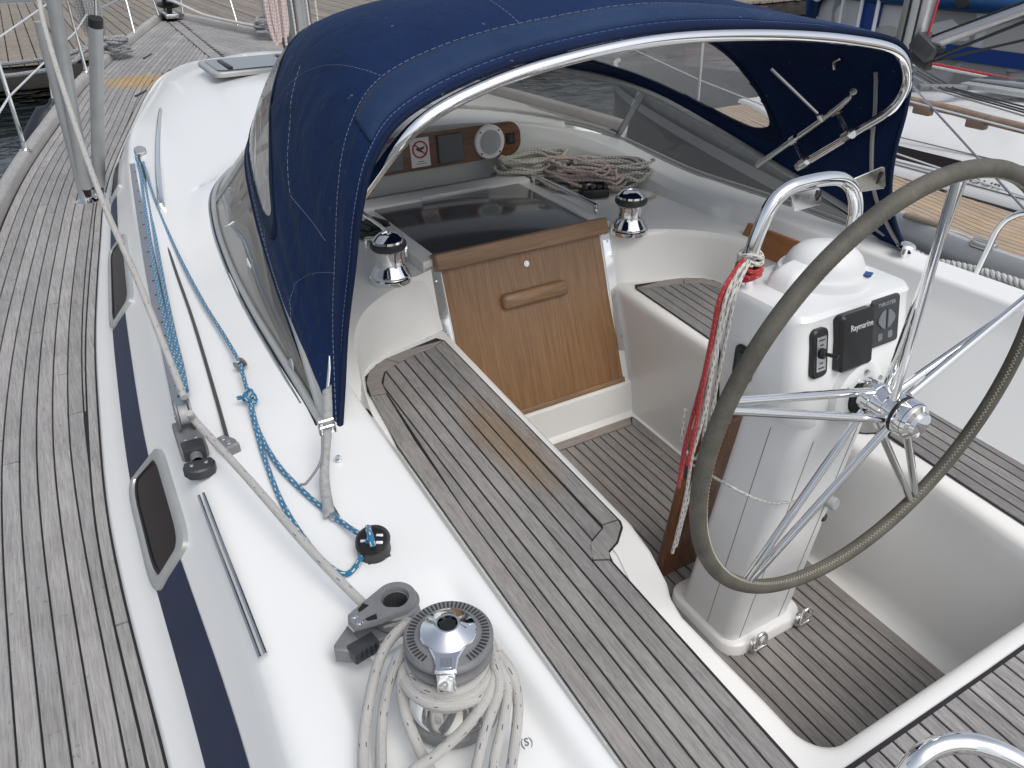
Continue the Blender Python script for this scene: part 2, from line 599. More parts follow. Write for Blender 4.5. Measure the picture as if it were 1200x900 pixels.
# ================================================================ the yacht
def zd(y): return .56 + .02 * y + .002 * y * y
def ze(y):
    b = .885 + .006 * y
    return b - .02 * sm(6.0, 7.8, y)
def seatz(y): return .53 + .0693 * (y - 1.2)
def solez(y): return .042 * (y - 1.2)
XIN = [(-1, 1.62), (0.5, 1.645), (1.13, 1.65), (1.67, 1.663), (1.98, 1.66), (2.53, 1.625), (3.03, 1.582), (3.59, 1.515), (4.09, 1.448), (4.59, 1.379), (5.1, 1.28), (6.31, .977), (7.05, .774), (7.56, .592), (7.84, .40), (7.95, .2), (7.98, 0.0)]
XE = [(-1, 1.46), (.79, 1.464), (1.0, 1.455), (1.46, 1.443), (1.84, 1.435), (2.23, 1.412), (3.3, 1.333), (4.52, 1.222), (5.2, 1.12), (6.31, .83), (7.05, .64), (7.5, .47), (7.7, .33), (7.8, .17), (7.83, 0.0)]
HB = [(-1.2, 2.05), (1.0, 2.10), (2.5, 2.10), (4.48, 1.874), (5.34, 1.722), (6.29, 1.497), (7.49, 1.192), (9.03, .655), (10.25, .174), (10.6, .03)]
def xin(y): return itp(XIN, y)
def xe(y): return itp(XE, y)
def hb(y): return itp(HB, y)
# starboard is set lower and narrower where the windscreen and coaming hide it
def side(y, t, out=0.0):
    x = xin(y) * (1 - t) + xe(y) * t
    z = zd(y) * (1 - t) + ze(y) * t
    n = Vector((-(ze(y) - zd(y)), 0, (xin(y) - xe(y)))).normalized()
    return Vector((-x, y, z)) + n * out

yacht = empty('sailing_yacht', (0, 4.0, -.6))
tag(yacht, 'white sailing yacht with teak decks, blue stripe and open cockpit in the foreground', 'yacht')

# windscreen plan (half): |x|, y, z of the foot and of the top edge
WS_FOOT = [(1.135, 1.66, .895), (1.13, 2.0, .93), (1.12, 2.4, .955), (1.095, 2.8, .975), (1.06, 3.15, .995), (1.0, 3.42, 1.015), (.88, 3.62, 1.04), (.66, 3.80, 1.07), (.34, 3.92, 1.10), (0, 3.96, 1.11)]   # heights are re-set on the moulding below
WS_TOP = [(1.125, 1.655, .905), (1.085, 1.97, 1.0), (1.05, 2.3, 1.085), (1.015, 2.63, 1.17), (.97, 2.93, 1.245), (.90, 3.12, 1.29), (.79, 3.27, 1.325), (.59, 3.41, 1.36), (.3, 3.52, 1.39), (0, 3.57, 1.405)]
def wsx(y):
    if y > 3.96: return 0
    T = [(p[1], p[0]) for p in WS_FOOT]
    return itp(T, max(y, 1.66)) if y < 3.9 else 0.34 * math.sqrt(max(0, (3.96 - y) / .06))

# inner edge of the moulding (half width): cockpit coaming, then the recess inside the windscreen
def rin(y):
    if y < 2.7:
        return itp([(-1, 1.05), (.5, 1.036), (1.2, 1.022), (1.7, 1.005), (2.2, .985), (2.7, .965)], y)
    return .965 * max(0.0, 1 - ((y - 2.7) / .90) ** 3.2) ** (1 / 3.2)
YREC = 3.6

def topz(x, y):
    """height of the coachroof and coaming moulding, x = |x|"""
    e = xe(y)
    base = ze(y)
    cr = .20 * sm(2.75, 3.55, y) * (1 - min(1, x / max(e, .05)) ** 2) * sm(7.83, 6.3, y)
    z = base + cr
    # raised foot under the windscreen
    if 1.45 < y < 4.4:
        d = min((x - p.x) ** 2 + (y - p.y) ** 2 for p in WSF_PTS) ** .5
        z += .014 * sm(.13, .02, d) * sm(1.5, 1.8, y)
    # shallow pocket round the primary winch
    k = sm(.10, .22, y) * sm(1.04, .92, y) * sm(1.37, 1.32, x) * sm(1.065, 1.105, x)
    z -= .03 * k
    return z
WSF_PTS = [Vector((p.x, p.y)) for p in spline(WS_FOOT, 5)]
WS_FOOT = [(a, b, topz(a, b) + .004) for (a, b, c) in WS_FOOT]

ys = [-.9 + .06 * i for i in range(int((7.83 + .9) / .06))]
ys = sorted(set([round(v, 4) for v in ys] + [YREC - .002, YREC, 7.81, 7.829, 2.44, 2.46] + [round(2.7 + .9 * math.sin(R(a)) ** (2 / 3.2), 4) for a in range(25, 90, 4)] + [round(2.7 + .9 * math.sin(R(a)) ** (2 / 3.2), 5) for a in (87, 88, 89)]))
NTOP = 46
def port_profile(y, port=True):
    zi, e = zd(y), xe(y)
    P = [(xin(y) + .012, zi - .03), (xin(y) + .010, zi + .004), (xin(y), zi + .016)]
    for t in (.12, .25, .4, .55, .7, .84, .93):
        P.append((xin(y) * (1 - t) + e * t, zi * (1 - t) + ze(y) * t))
    # rounded shoulder, then the top
    ri = rin(y) if y < YREC else 0.0
    wdt = e - ri
    rr = min(.035, wdt * .2)
    for a in (.15, .45, .75):
        P.append((e + rr * .25 - rr * a * 1.2, topz(e - rr, y) - rr * .42 * (1 - a) ** 2))
    for k in range(NTOP + 1):
        u = k / NTOP
        x = (e - rr) * (1 - u) + (ri + (.02 if y < YREC else 0)) * u
        P.append((x, topz(x, y)))
    if y < YREC:
        z = topz(ri + .02, y)
        for a in (25, 50, 75):
            P.append((ri + .02 - .022 * math.sin(R(a)), z - .022 * (1 - math.cos(R(a)))))
        if y < 2.45:
            lo = seatz(y) - .004
            xb = itp([(-1, .858), (1.9, .862), (2.45, .86)], y) if port else itp([(-1, .83), (.9, .795), (1.3, .785), (1.9, .82), (2.2, .845), (2.45, .85)], y)
            for t in (.08, .2, .4, .6, .8, .92, 1.0):
                P.append((ri * (1 - t) + xb * t + .0, (z - .03) * (1 - t ** .9) + lo * t ** .9))
        else:
            lo = .815
            for t in (.08, .2, .4, .6, .8, .92, 1.0):
                P.append((ri - .028 - .01 * t, (z - .03) * (1 - t) + lo * t))
    else:
        P += [P[-1]] * 10
    return P
G = [[(-x, y, z) for (x, z) in port_profile(y)] for y in ys]
roof = MB().grid(G)
# starboard: narrow coaming top, then it falls away to a lower side deck behind it
G2 = []
for y in ys:
    pr = port_profile(y, False)
    if y < 4.6:
        k = sm(4.6, 4.0, y)
        lim = rin(y) + .13 if y < YREC else 1.1
        q = []
        for (x, z) in pr:
            if x > lim:
                f = (x - lim) / max(.01, xin(y) + .012 - lim)
                x2 = lim + .17 * f
                z2 = topz(min(lim, xe(y)), y) - .42 * sm(0, .75, f)
                x, z = x * (1 - k) + x2 * k, z * (1 - k) + z2 * k
            q.append((x, z))
        pr = q
    G2.append([(x, y, z) for (x, z) in pr])
roof.grid([r[::-1] for r in G2])
coach = roof.build('coachroof', GEL, yacht, True, 50)

# navy stripe pieces along the cabin side, port
def stripe(y0, y1, s0=0, s1=0):
    n = max(2, int((y1 - y0) / .05))
    Gs = []
    for i in range(n + 1):
        y = y0 + (y1 - y0) * i / n
        tb, tt = .285, itp([(-1, .70), (.9, .66), (1.45, .595), (1.9, .555), (2.9, .54), (4, .52), (6, .5)], y)
        a = y + (s0 if i == 0 else s1 if i == n else 0)
        Gs.append([side(a, tb, .0015), side(y, (tb + tt) / 2, .0035), side(y, tt, .0015)])
    MB().grid(Gs).build('stripe', NAVYPAINT, yacht, True)
stripe(-.85, 1.53)
stripe(1.90, 2.93)
stripe(3.66, 4.35)
stripe(4.9, 6.4)

# portlights
def portlight(y0, y1):
    sl = .045
    def loop(m, out, r=.17):
        # parallelogram with rounded corners in (y, t)
        c = [(y0 + m, .30 + m * 2.6), (y1 - m + .01, .30 + m * 2.6), (y1 - sl - m, .705 - m * 2.6), (y0 - sl * .35 + m, .705 - m * 2.6)]
        pts = []
        n = 4
        for i in range(n):
            p, q, s = Vector(c[i - 1]), Vector(c[i]), Vector(c[(i + 1) % n])
            a = q + (p - q) * min(.45, r / (p - q).length * (.6 if i % 2 else .45))
            b = q + (s - q) * min(.45, r / (s - q).length * (.6 if i % 2 == 0 else .45))
            for k in range(7):
                t = k / 6
                w = (1 - t) ** 2 * a + 2 * t * (1 - t) * q + t * t * b
                pts.append(side(w.x, w.y, out))
        return pts
    rings = [loop(-.012, -.002), loop(-.010, .011), loop(.004, .016), loop(.012, .014), loop(.017, .0)]
    n = len(rings[0])
    V = [v for r_ in rings for v in r_]
    F = [(k * n + i, k * n + (i + 1) % n, (k + 1) * n + (i + 1) % n, (k + 1) * n + i) for k in range(len(rings) - 1) for i in range(n)]
    fr = mesh('portlight', V, F, ALU_FRAME, yacht, True)
    g = loop(.014, .0065)
    mesh('pane', g, [tuple(range(len(g)))], PORTGLASS, fr)
    g2 = loop(.011, .0095); g3 = loop(.021, .008)
    n = len(g2)
    mesh('seal', g2 + g3, [(i, (i + 1) % n, n + (i + 1) % n, n + i) for i in range(n)], RUBBER, fr)
portlight(1.52, 1.945)
portlight(2.93, 3.66)
portlight(4.38, 4.9)

# recess inside the windscreen: shelf, front wall
def yshelf(x):     # aft edge of the shelf, x = |x|
    return itp([(.0, 2.62), (.39, 2.60), (.42, 2.583), (.50, 2.55), (.58, 2.51), (.68, 2.45), (.80, 2.32), (.88, 2.14), (.93, 1.95), (.99, 1.80)], x)
sh = MB()
for sg in (-1, 1):
    Gs = []
    for i in range(25):
        x = .395 + (.985 - .395) * i / 24
        y0 = yshelf(x)
        y1 = 3.62
        Gs.append([(sg * x, y0 + (y1 - y0) * j / 16, .822 + .0 * j) for j in range(17)])
    sh.grid(Gs if sg > 0 else Gs[::-1])
    # sloping rounded bulkhead from the shelf down to the seat
    Gw = []
    for i in range(33):
        x = .395 + (.985 - .395) * i / 32
        y0 = yshelf(x)
        xf = itp([(.395, .395), (.45, .45), (.55, .55), (.65, .64), (.75, .72), (.85, .79), (.92, .835), (.985, .868)], x)
        yf = itp([(.395, 2.50), (.45, 2.468), (.55, 2.448), (.65, 2.43), (.75, 2.40), (.85, 2.35), (.92, 2.265), (.985, 2.06)], x)
        z1 = seatz(yf) - .004
        row = []
        for j in range(15):
            t = j / 14
            k_ = t + .10 * math.sin(math.pi * t) * sm(.45, .6, x)
            e_ = .012 * math.sin(min(1, t * 9) * math.pi / 2) * (1 - t)
            row.append((sg * (x + (xf - x) * k_), y0 + (yf - y0) * k_ - e_, .822 + (z1 - .822) * t))
        Gw.append(row)
    sh.grid(Gw if sg < 0 else Gw[::-1])
shelf = sh.build('bridge_deck', GELC, yacht, True, 50)
# hatch surround, raised
hz = lambda y: .845 + .028 * (y - 2.6)
def slab(name, poly, z0, z1, mat, parent, bev=.006):
    return MB().prism(poly, (0, 0, z0), (1, 0, 0), (0, 1, 0), (0, 0, 1), z1 - z0, bev).build(name, mat, parent, True, 35)
hb1 = MB()
for sg in (-1, 1):
    hb1.box((sg * .405, 2.93, .842), (.07, .70, .05), None, .008)
hb1.box((0, 3.305, .85), (.88, .13, .066), None, .012)
hb1.box((.03, 3.245, .883), (.36, .035, .016), None, .007)
hatch = hb1.build('companionway_hatch', GELC, yacht, True)
MB().box((0, 2.905, .857), (.745, .70, .012), Matrix.Rotation(R(1.2), 3, 'X'), .003).build('pane', SMOKE, hatch)
MB().box((0, 3.243, .861), (.75, .012, .016), None, .002).build('seal', RUBBER, hatch)
Gf = [[(-.34 + .068 * i, 3.592, .81 + (topz(abs(-.34 + .068 * i), 3.6) + .002 - .81) * j / 4) for j in range(5)] for i in range(11)]
MB().grid(Gf).build('recess_front', GELC, yacht, True)
PNX, PNZ = Vector((1, 0, 0)), Vector((0, .085, 1)).normalized()
PNN = PNX.cross(PNZ)      # points aft (-y)
PO = Vector((.0, 3.50, 1.02))
def on_panel(u, v, d=0): return PO + PNX * u + PNZ * v + PNN * d
pan = MB().prism(rrect(1.15, .165, .07, 8, -.045), PO + PNN * .001, PNX, PNZ, PNN, .012, .003).build('instrument_panel', PANEL_WOOD, yacht)
for (u, mt) in ((-.19, GREY_PLASTIC), (.13, GREY_PLASTIC), (-.40, GREY_PLASTIC)):
    MB().prism(rrect(.135, .135, .008), on_panel(u, .0, .013), PNX, PNZ, PNN, .016, .004).build('instrument_cover', GREY_PLASTIC if u < 0 else simple('plastic_slate', (.10, .112, .12), .4), pan)
MB().prism(rrect(.10, .135, .003), on_panel(-.03, .0, .013), PNX, PNZ, PNN, .004, .001).build('notice_plate', WHITE_PL, pan)
sg_ = MB()
RED = simple('sign_red', (.5, .03, .03), .5)
cc = on_panel(-.03, .014, .0185)
sg_.tube([cc + (PNX * math.cos(a) + PNZ * math.sin(a)) * .037 for a in [i * math.pi / 16 for i in range(32)]], .004, 6, True)
sg_.tube([cc + PNX * -.026 + PNZ * .026, cc + PNX * .026 - PNZ * .026], .0035, 6)
sg_.build('prohibition_ring', RED, pan)
bl = MB()
bl.prism([(-.022, .004), (-.012, .011), (.004, .008), (.024, .013), (.020, .002), (.006, -.002), (.014, -.018), (-.002, -.010), (-.014, -.004)], cc, PNX, PNZ, PNN, .001)
bl.build('pictogram', BLACK, pan)
for k in range(2):
    MB().box(on_panel(-.03, -.042 - .01 * k, .0175), (.05 - .02 * (1 - k), .001, .0025)).build('print_line', GREY_DARK, pan)
for k, (a, b_) in enumerate(((-.02, .0), (.0, .028), (.018, .004), (.035, .024))):
    pass
sp_ = on_panel(.345, .0, .012)
spk = MB().lathe([(.0, .020), (.058, .020), (.064, .016), (.078, .016), (.084, .010), (.084, 0)], sp_, PNN, n=40).build('speaker', WHITE_PL, pan)
MB().lathe([(0, .0215), (.05, .0215), (.06, .0195)], sp_, PNN, n=40).build('grille', GREY_LIGHT, spk)
for a in (45, 135, 225, 315):
    MB().lathe([(0, .019), (.004, .019), (.005, .016)], sp_ + (PNX * math.cos(R(a)) + PNZ * math.sin(R(a))) * .072, PNN, n=8).build('screw', GREY_DARK, spk)
sk = MB().prism(rrect(.05, .055, .006), on_panel(.468, .0, .012), PNX, PNZ, PNN, .008, .002).build('socket', BLACK, pan)
MB().prism(rrect(.025, .03, .004), on_panel(.468, .0, .0205), PNX, PNZ, PNN, .004, .001).build('flap', GREY_DARK, sk)

# cockpit well, seats and their white rims
WELL = [(.0, 2.54), (.36, 2.54), (.405, 2.54), (.412, 2.535), (.412, 1.9), (.412, 1.45), (.412, 1.29), (.428, 1.18), (.458, 1.08), (.482, 1.035), (.497, .97), (.493, .85), (.487, .70), (0.486, 0.626), (0.4849, 0.613), (0.4815, 0.6003), (0.476, 0.5885), (0.4685, 0.5778), (0.4592, 0.5685), (0.4485, 0.561), (0.4367, 0.5555), (0.424, 0.5521), (0.411, 0.551), (.2, .551), (0, .551)]
def well_loop():
    L = [(-x, y) for (x, y) in WELL] + [(x, y) for (x, y) in WELL[::-1][1:-1]]
    return L
WL = well_loop()
def inset(L, d):
    n = len(L)
    out = []
    for i in range(n):
        p, q, r_ = Vector(L[i - 1]), Vector(L[i]), Vector(L[(i + 1) % n])
        a, b_ = (q - p).normalized(), (r_ - q).normalized()
        nn = Vector((-(a.y + b_.y), a.x + b_.x))
        nn = nn.normalized() if nn.length > 1e-6 else Vector((-a.y, a.x))
        out.append(q + nn * d)
    return out
# signed so that positive d moves into the well
_c = Vector((0, 1.4))
_t = inset(WL, .05)
SGN = 1 if (Vector(_t[4]) - _c).length < (Vector(WL[4]) - _c).length else -1
def wring(d, dz=0, z=None):
    return [(p.x, p.y, (z if z is not None else seatz(p.y)) + dz) for p in inset(WL, d * SGN)]
SOLE = [(-.412, 2.325), (.412, 2.325)]
def sole_ring(grow, dz):
    out = []
    for (x, y) in WL:
        xs = max(-.405 - grow, min(.405 + grow, x * 1.0))
        yy = max(.60 - grow, min(2.295 + grow, y))
        out.append((xs, yy, solez(yy) + dz))
    return out
rings = [wring(-.10), wring(-.035), wring(-.018, -.002), wring(-.005, -.010), wring(.001, -.024), wring(.004, -.06), wring(.006, -.12)]
bot = [sole_ring(.035, .06), sole_ring(.022, .025), sole_ring(.005, .006), sole_ring(-.01, .002)]
mid = []
a_, b_ = rings[-1], bot[0]
for t in (.2, .4, .6, .8, .93):
    mid.append([tuple(p[i] * (1 - t) + q[i] * t for i in range(3)) for p, q in zip(a_, b_)])
rings += mid + bot
n = len(WL)
V = [v for r_ in rings for v in r_]
F = [(k * n + i, k * n + (i + 1) % n, (k + 1) * n + (i + 1) % n, (k + 1) * n + i) for k in range(len(rings) - 1) for i in range(n)]
F = [f for f in F if not all(V[i][1] > 2.30 and abs(V[i][0]) < .4115 and V[i][2] > .03 for i in f)]
cw = MB().add(V, F)
cockpit = cw.build('cockpit_well', GELC, yacht, True, 60)
# seat tops and aft deck base (white)
st = MB()
for sg in (-1, 1):
    Gs = []
    Tw = sorted([(p[1], p[0]) for p in WELL[3:15]])
    for i in range(60):
        y = .46 + (2.56 - .46) * i / 59
        xi = itp(Tw, y) + .033 if y > .60 else .52
        Gs.append([(sg * (xi + (.87 - xi) * j / 6), y, seatz(y) - .0035) for j in range(7)])
    st.grid(Gs if sg > 0 else [r[::-1] for r in Gs])
st.grid([[(x_, y_, seatz(y_) - .0036) for x_ in (-.87, 0, .87)] for y_ in (-.9, -.2, .475)])
st.build('seat_moulding', GEL, yacht, True)

# ---- planking
def plank(name, L, Rr, zf, mat, parent, h=.006, bev=.0012):
    """L, Rr: matching polylines (x, y) of the two long edges"""
    V, F = [], []
    m = len(L)
    for (p, q) in zip(L, Rr):
        d = Vector((q[0] - p[0], q[1] - p[1]))
        k = min(.45, bev / max(d.length, 1e-6))
        a = (p[0] + d.x * k, p[1] + d.y * k); b = (q[0] - d.x * k, q[1] - d.y * k)
        V += [(p[0], p[1], zf(p[1]) - .002), (p[0], p[1], zf(p[1]) + h - bev), (a[0], a[1], zf(a[1]) + h), (b[0], b[1], zf(b[1]) + h), (q[0], q[1], zf(q[1]) + h - bev), (q[0], q[1], zf(q[1]) - .002)]
    for i in range(m - 1):
        for j in range(5):
            F.append((i * 6 + j, i * 6 + j + 1, (i + 1) * 6 + j + 1, (i + 1) * 6 + j))
    F.append(tuple(range(5, -1, -1)))
    F.append(tuple((m - 1) * 6 + j for j in range(6)))
    return mesh(name, V, F, mat, parent)

def caulk_poly(name, poly, zf, parent, dz=.0022):
    return mesh(name, [(x, y, zf(y) + dz) for (x, y) in poly], [tuple(range(len(poly)))], CAULK, parent)

GAP, PIT = .0056, .0435
# cockpit sole
sole = caulk_poly('cockpit_sole', [(-.40, .585), (.40, .585), (.40, 2.255), (.37, 2.285), (-.37, 2.285), (-.40, 2.255)], solez, yacht)
SY0, SY1 = .59, 2.228
x = -.396
plank('margin_plank', [(-.352, 2.234), (.352, 2.234)], [(-.38, 2.281), (.38, 2.281)], solez, teak('teak_margin_sole', (.175, .155, .142), (.31, .285, .262), .1, alongx=True), sole)
for sg in (-1, 1):
    plank('margin_plank', [(sg * .396, SY0), (sg * .396, 2.255), (sg * .386, 2.276)], [(sg * .354, SY0), (sg * .354, 2.232), (sg * .358, 2.236)], solez, TEAK_SOLE, sole)
k = 0
PS = (.698 + GAP) / 16
for k in range(16):
    x = -.349 + k * PS
    x2 = x + PS - GAP
    plank('plank', [(x, SY0), (x, SY1)], [(x2, SY0), (x2, SY1)], solez, TEAK_SOLE, sole)
# seats
TSEAT_X = teak('teak_margin_seat', (.19, .175, .165), (.325, .305, .29), .1, alongx=True)
def seat(sg):
    S = lambda L: [(sg * a, b) for (a, b) in L]
    fy = lambda y: itp([(.55, .559), (1.1, .557), (1.195, .556)], y)
    outl = [(.4415, 1.303), (.4515, 2.40), (.472, 2.431), (.60, 2.405), (.74, 2.365), (.805, 2.31), (.832, 2.22), (.835, 2.1), (.86, 1.9), (.86, -.6), (.0, -.6), (.0, .503), (.50, .505), (.533, .517), (.548, .55), (.5505, 1.19), (.541, 1.221), (.498, 1.239), (.452, 1.279)]
    base = caulk_poly('seat', S(outl), seatz, yacht, .0028)
    zf = seatz
    g = GAP
    # inner margin, notch margin, front margin
    plank('margin_plank', S([(.4475, 1.312), (.4575, 2.395)]), S([(.497, 1.316), (.505, 2.372)]), zf, TEAK_SEAT, base)
    plank('margin_plank', S([(.449, 1.306), (.456, 1.285), (.500, 1.245), (.5395, 1.228), (.552, 1.202)]), S([(.499, 1.311), (.503, 1.302), (.535, 1.287), (.575, 1.268), (.593, 1.222)]), zf, TEAK_SEAT, base)
    plank('margin_plank', S([(.508, 2.374), (.600, 2.356), (.665, 2.338)]), S([(.462, 2.40), (.605, 2.402), (.70, 2.381)]), zf, TSEAT_X, base)
    plank('margin_plank', S([(.669, 2.337), (.735, 2.305), (.768, 2.25), (.778, 2.18)]), S([(.704, 2.380), (.778, 2.335), (.815, 2.27), (.829, 2.19)]), zf, TSEAT_X, base)
    plank('margin_plank', S([(.781, 2.174), (.80, 1.9), (.81, 1.5), (.812, -.55)]), S([(.832, 2.184), (.856, 1.9), (.857, 1.5), (.857, -.55)]), zf, TEAK_SEAT, base)
    # planks: forward ones stop at the notch, the others run right aft
    x = .5575
    i = 0
    def frontend(x):
        if x < .665: return itp([(.5, 2.371), (.6, 2.351), (.665, 2.333)], x)
        return itp([(.665, 2.333), (.73, 2.302), (.765, 2.245), (.778, 2.17), (.79, 2.0), (.806, 1.55)], x)
    def run(x, x2, y0, y1a, y1b, y0b=None):
        n = 2 if x2 < .66 else 8
        y0b = y0 if y0b is None else y0b
        L = [(x, y0 + (y1a - y0) * k / (n - 1)) for k in range(n)]
        Q = [(x2, y0b + (y1b - y0b) * k / (n - 1)) for k in range(n)]
        plank('plank', S(L), S(Q), zf, TEAK_SEAT, base)
    run(.5085 - .001, .5525, 1.304, frontend(.5085), frontend(.5525), 1.284)
    xs = []
    while x < .80:
        x2 = min(x + PIT - g, .806)
        y0 = -.55
        if x < .59:
            y1, y2 = 1.195, 1.195
            run(x, x2, y0, 1.197, 1.216)
            run(x, x2, 1.281, frontend(x), frontend(x2), 1.222)
        else:
            run(x, x2, y0, frontend(x), frontend(x2))
        x += PIT
    return base
seat(-1)
seat(1)
# aft deck planks between the two seats
aft = caulk_poly('aft_deck', [(-.56, -.6), (.56, -.6), (.56, .498), (-.56, .498)], seatz, yacht, .0031)
x = -.545
while x < .55:
    plank('plank', [(x, -.55), (x, .493)], [(x + PIT - GAP, -.55), (x + PIT - GAP, .493)], seatz, TEAK_AFT, aft)
    x += PIT

# companionway board (lifts out), its steel slides and the sill
BT, BB = Vector((0, 2.575, .83)), Vector((0, 2.352, .205))
bz = (BT - BB).normalized()
bn = Vector((1, 0, 0)).cross(bz)          # faces aft and up
board = empty('companionway_board', BB)
tag(board, 'varnished teak companionway board with a carved handle and lock closing the cabin entrance', 'hatch board')
L_ = (BT - BB).length
pb = MB()
pb.prism([(-.385, 0), (.385, 0), (.372, L_), (-.372, L_)], BB - bn * .02, (1, 0, 0), bz, bn, .022, .002)
pb.build('panel', VENEER, board, True)
MB().box(BB + bz * .008 + bn * .006, (.77, .012, .022), Matrix((Vector((1, 0, 0)), bn, bz)).transposed(), .002).build('bottom_rail', VENEER_BAR, board)
rotb = Matrix((Vector((1, 0, 0)), bn, bz)).transposed()
MB().box(BB + bz * (L_ + .022) + bn * .010, (.80, .062, .068), rotb, .009, 3).build('top_bar', VENEER_BAR, board)
hd = MB()
hp = rrect(.31, .062, .02, 5)
hd.prism(hp, BB + bz * (L_ * .715) + bn * .002 + Vector((.01, 0, 0)), (1, 0, 0), bz, bn, .032, .010)
hd.build('handle', VENEER_BAR, board, True, 60)
MB().lathe([(0, .006), (.006, .006), (.007, .005), (.012, .005), (.013, .001)], BB + bz * (L_ * .91) + bn * .002, bn, n=20).build('lock', STEEL, board)
sl = MB()
for sg in (-1, 1):
    o = BB + bn * -.004
    sp = MB()
    sp.prism([(sg * .378, .14 if sg > 0 else .10), (sg * .424, .13 if sg > 0 else .10), (sg * .428, L_ * .60), (sg * .422, L_ + .01), (sg * .378, L_ + .01)], o + bn * .003, (1, 0, 0), bz, bn, .011, .002)
    s_ = sp.build('hatch_slide', STEEL_POL, yacht, True)
    for t in (.3, .62, .93):
        MB().lathe([(0, .003), (.004, .002), (.005, 0)], o + bn * .0145 + bz * L_ * t + Vector((sg * .403, 0, 0)), bn, n=10).build('screw', STEEL, s_)
# bulkhead either side of the board and the sill below it
bk = MB()
for sg in (-1, 1):
    bk.grid([[(sg * .372, BB.y - .02, .0), (sg * .372, BB.y, .205), (sg * .372, BT.y, .84)], [(sg * .52, BB.y - .02 , .0), (sg * .52, BB.y - .004, .205), (sg * .52, 2.545, .825)]])
bk.grid([[(-.42, 2.302, .03), (.42, 2.302, .03)], [(-.42, 2.31, .06), (.42, 2.31, .06)], [(-.42, 2.33, .195), (.42, 2.33, .195)], [(-.42, 2.345, .205), (.42, 2.345, .205)], [(-.42, 2.42, .207), (.42, 2.42, .207)]])
bk.build('bulkhead', GELC, yacht, True, 40)

# grab rails beside the hatch
for sg in (-1, 1):
    pts = [(sg * .46, 3.26, .83), (sg * .46, 3.245, .875), (sg * .46, 3.21, .893), (sg * .455, 2.75, .893), (sg * .455, 2.715, .878), (sg * .455, 2.705, .83)]
    rl = rope('hatch_rail', pts, .0105, STEEL_POL, yacht, 6, 12)

# side deck, port
zdk = lambda y: zd(y)
dkV, dkF = [], []
NY = 60
for i in range(NY + 1):
    y = -1.1 + (10.62 + 1.1) * i / NY
    xi_ = (xin(y) - .03) if y < 7.9 else 0
    ho = hb(y)
    for j in range(7):
        dkV.append((-(ho + (min(xi_, ho - .002) - ho) * j / 6), y, zd(y) + .001))
for i in range(NY):
    for j in range(6):
        dkF.append((i * 7 + j, i * 7 + j + 1, (i + 1) * 7 + j + 1, (i + 1) * 7 + j))
deck = mesh('side_deck', dkV, dkF, CAULK, yacht)
# margin plank along the cabin side
def mpts(d0, d1, y0, y1, n=40):
    yy = [y0 + (y1 - y0) * i / n for i in range(n + 1)]
    return [(-(xin(y) + d0), y) for y in yy], [(-(xin(y) + d1), y) for y in yy]
MW = .042
for (y0, y1) in ((-1.0, 1.55), (1.556, 4.2), (4.206, 7.0), (7.006, 7.9)):
    a, b_ = mpts(.016, MW, y0, y1, 24)
    plank('margin_plank', a, b_, zdk, TEAK_DECK, deck)
# planks sprung to the gunwale
k = 0
DP = .0455
GAPD = .0046
kk = 0
while kk < 44:
    o0 = .012 + kk * DP
    o1 = o0 + DP - GAPD
    # build intervals of y where the plank lies on the deck
    run_, cur = [], None
    N = 240
    for i in range(N + 1):
        y = -1.0 + (10.35 + 1.0) * i / N
        xl = hb(y) - o0
        xr = hb(y) - o1
        lim = (xin(y) + MW + GAP) if y < 7.93 else .055
        if y >= 7.93: lim = .055
        ok = xl > lim + .004
        if ok:
            p = (-xl, y)
            q = (-max(xr, lim), y)
            if cur is None: cur = ([], [])
            cur[0].append(p); cur[1].append(q)
        elif cur:
            if len(cur[0]) > 2: run_.append(cur)
            cur = None
    if cur and len(cur[0]) > 2: run_.append(cur)
    for (A, B) in run_:
        # scarf the long planks with butt joints
        cuts = [0]
        c = rnd.randint(15, 55)
        while c < len(A) - 8:
            cuts.append(c); c += rnd.randint(45, 75)
        cuts.append(len(A) - 1)
        for a0, a1 in zip(cuts, cuts[1:]):
            A2, B2 = A[a0:a1 + 1], B[a0:a1 + 1]
            if len(A2) < 2: continue
            A2 = list(A2); B2 = list(B2)
            if a1 != len(A) - 1:
                A2[-1] = (A2[-1][0], A2[-1][1] - .003); B2[-1] = (B2[-1][0], B2[-1][1] - .009)
            st_ = 3 if len(A2) > 12 else 1
            idx = list(range(0, len(A2) - 1, st_)) + [len(A2) - 1]
            plank('plank', [A2[i] for i in idx], [B2[i] for i in idx], zdk, TEAK_DECK, deck)
    kk += 1
plank('king_plank', [(-.05, 7.99), (-.05, 10.3)], [(.05, 7.99), (.05, 10.3)], zdk, TEAK_DECK, deck)
# starboard foredeck, seen edge-on: one sheet with planks beyond the cabin front
sfV, sfF = [], []
for i in range(31):
    y = 4.4 + (10.62 - 4.4) * i / 30
    xi_ = (xin(y) - .03) if y < 7.9 else 0
    sfV += [(min(xi_, hb(y) - .002), y, zd(y) + .001), (hb(y), y, zd(y) + .001)]
for i in range(30):
    sfF.append((i * 2, i * 2 + 1, i * 2 + 3, i * 2 + 2))
sdk = mesh('foredeck', sfV, sfF, CAULK, yacht)
kk = 0
while kk < 40:
    o0, o1 = .012 + kk * DP, .012 + kk * DP + DP - GAP
    A, B = [], []
    for i in range(46):
        y = 4.5 + (10.35 - 4.5) * i / 45
        lim = (xin(y) + .02) if y < 7.93 else .055
        if hb(y) - o0 > lim + .004:
            A.append((hb(y) - o0, y)); B.append((max(hb(y) - o1, lim), y))
    if len(A) > 2:
        plank('plank', A, B, zdk, TEAK_DECK, sdk)
    kk += 1
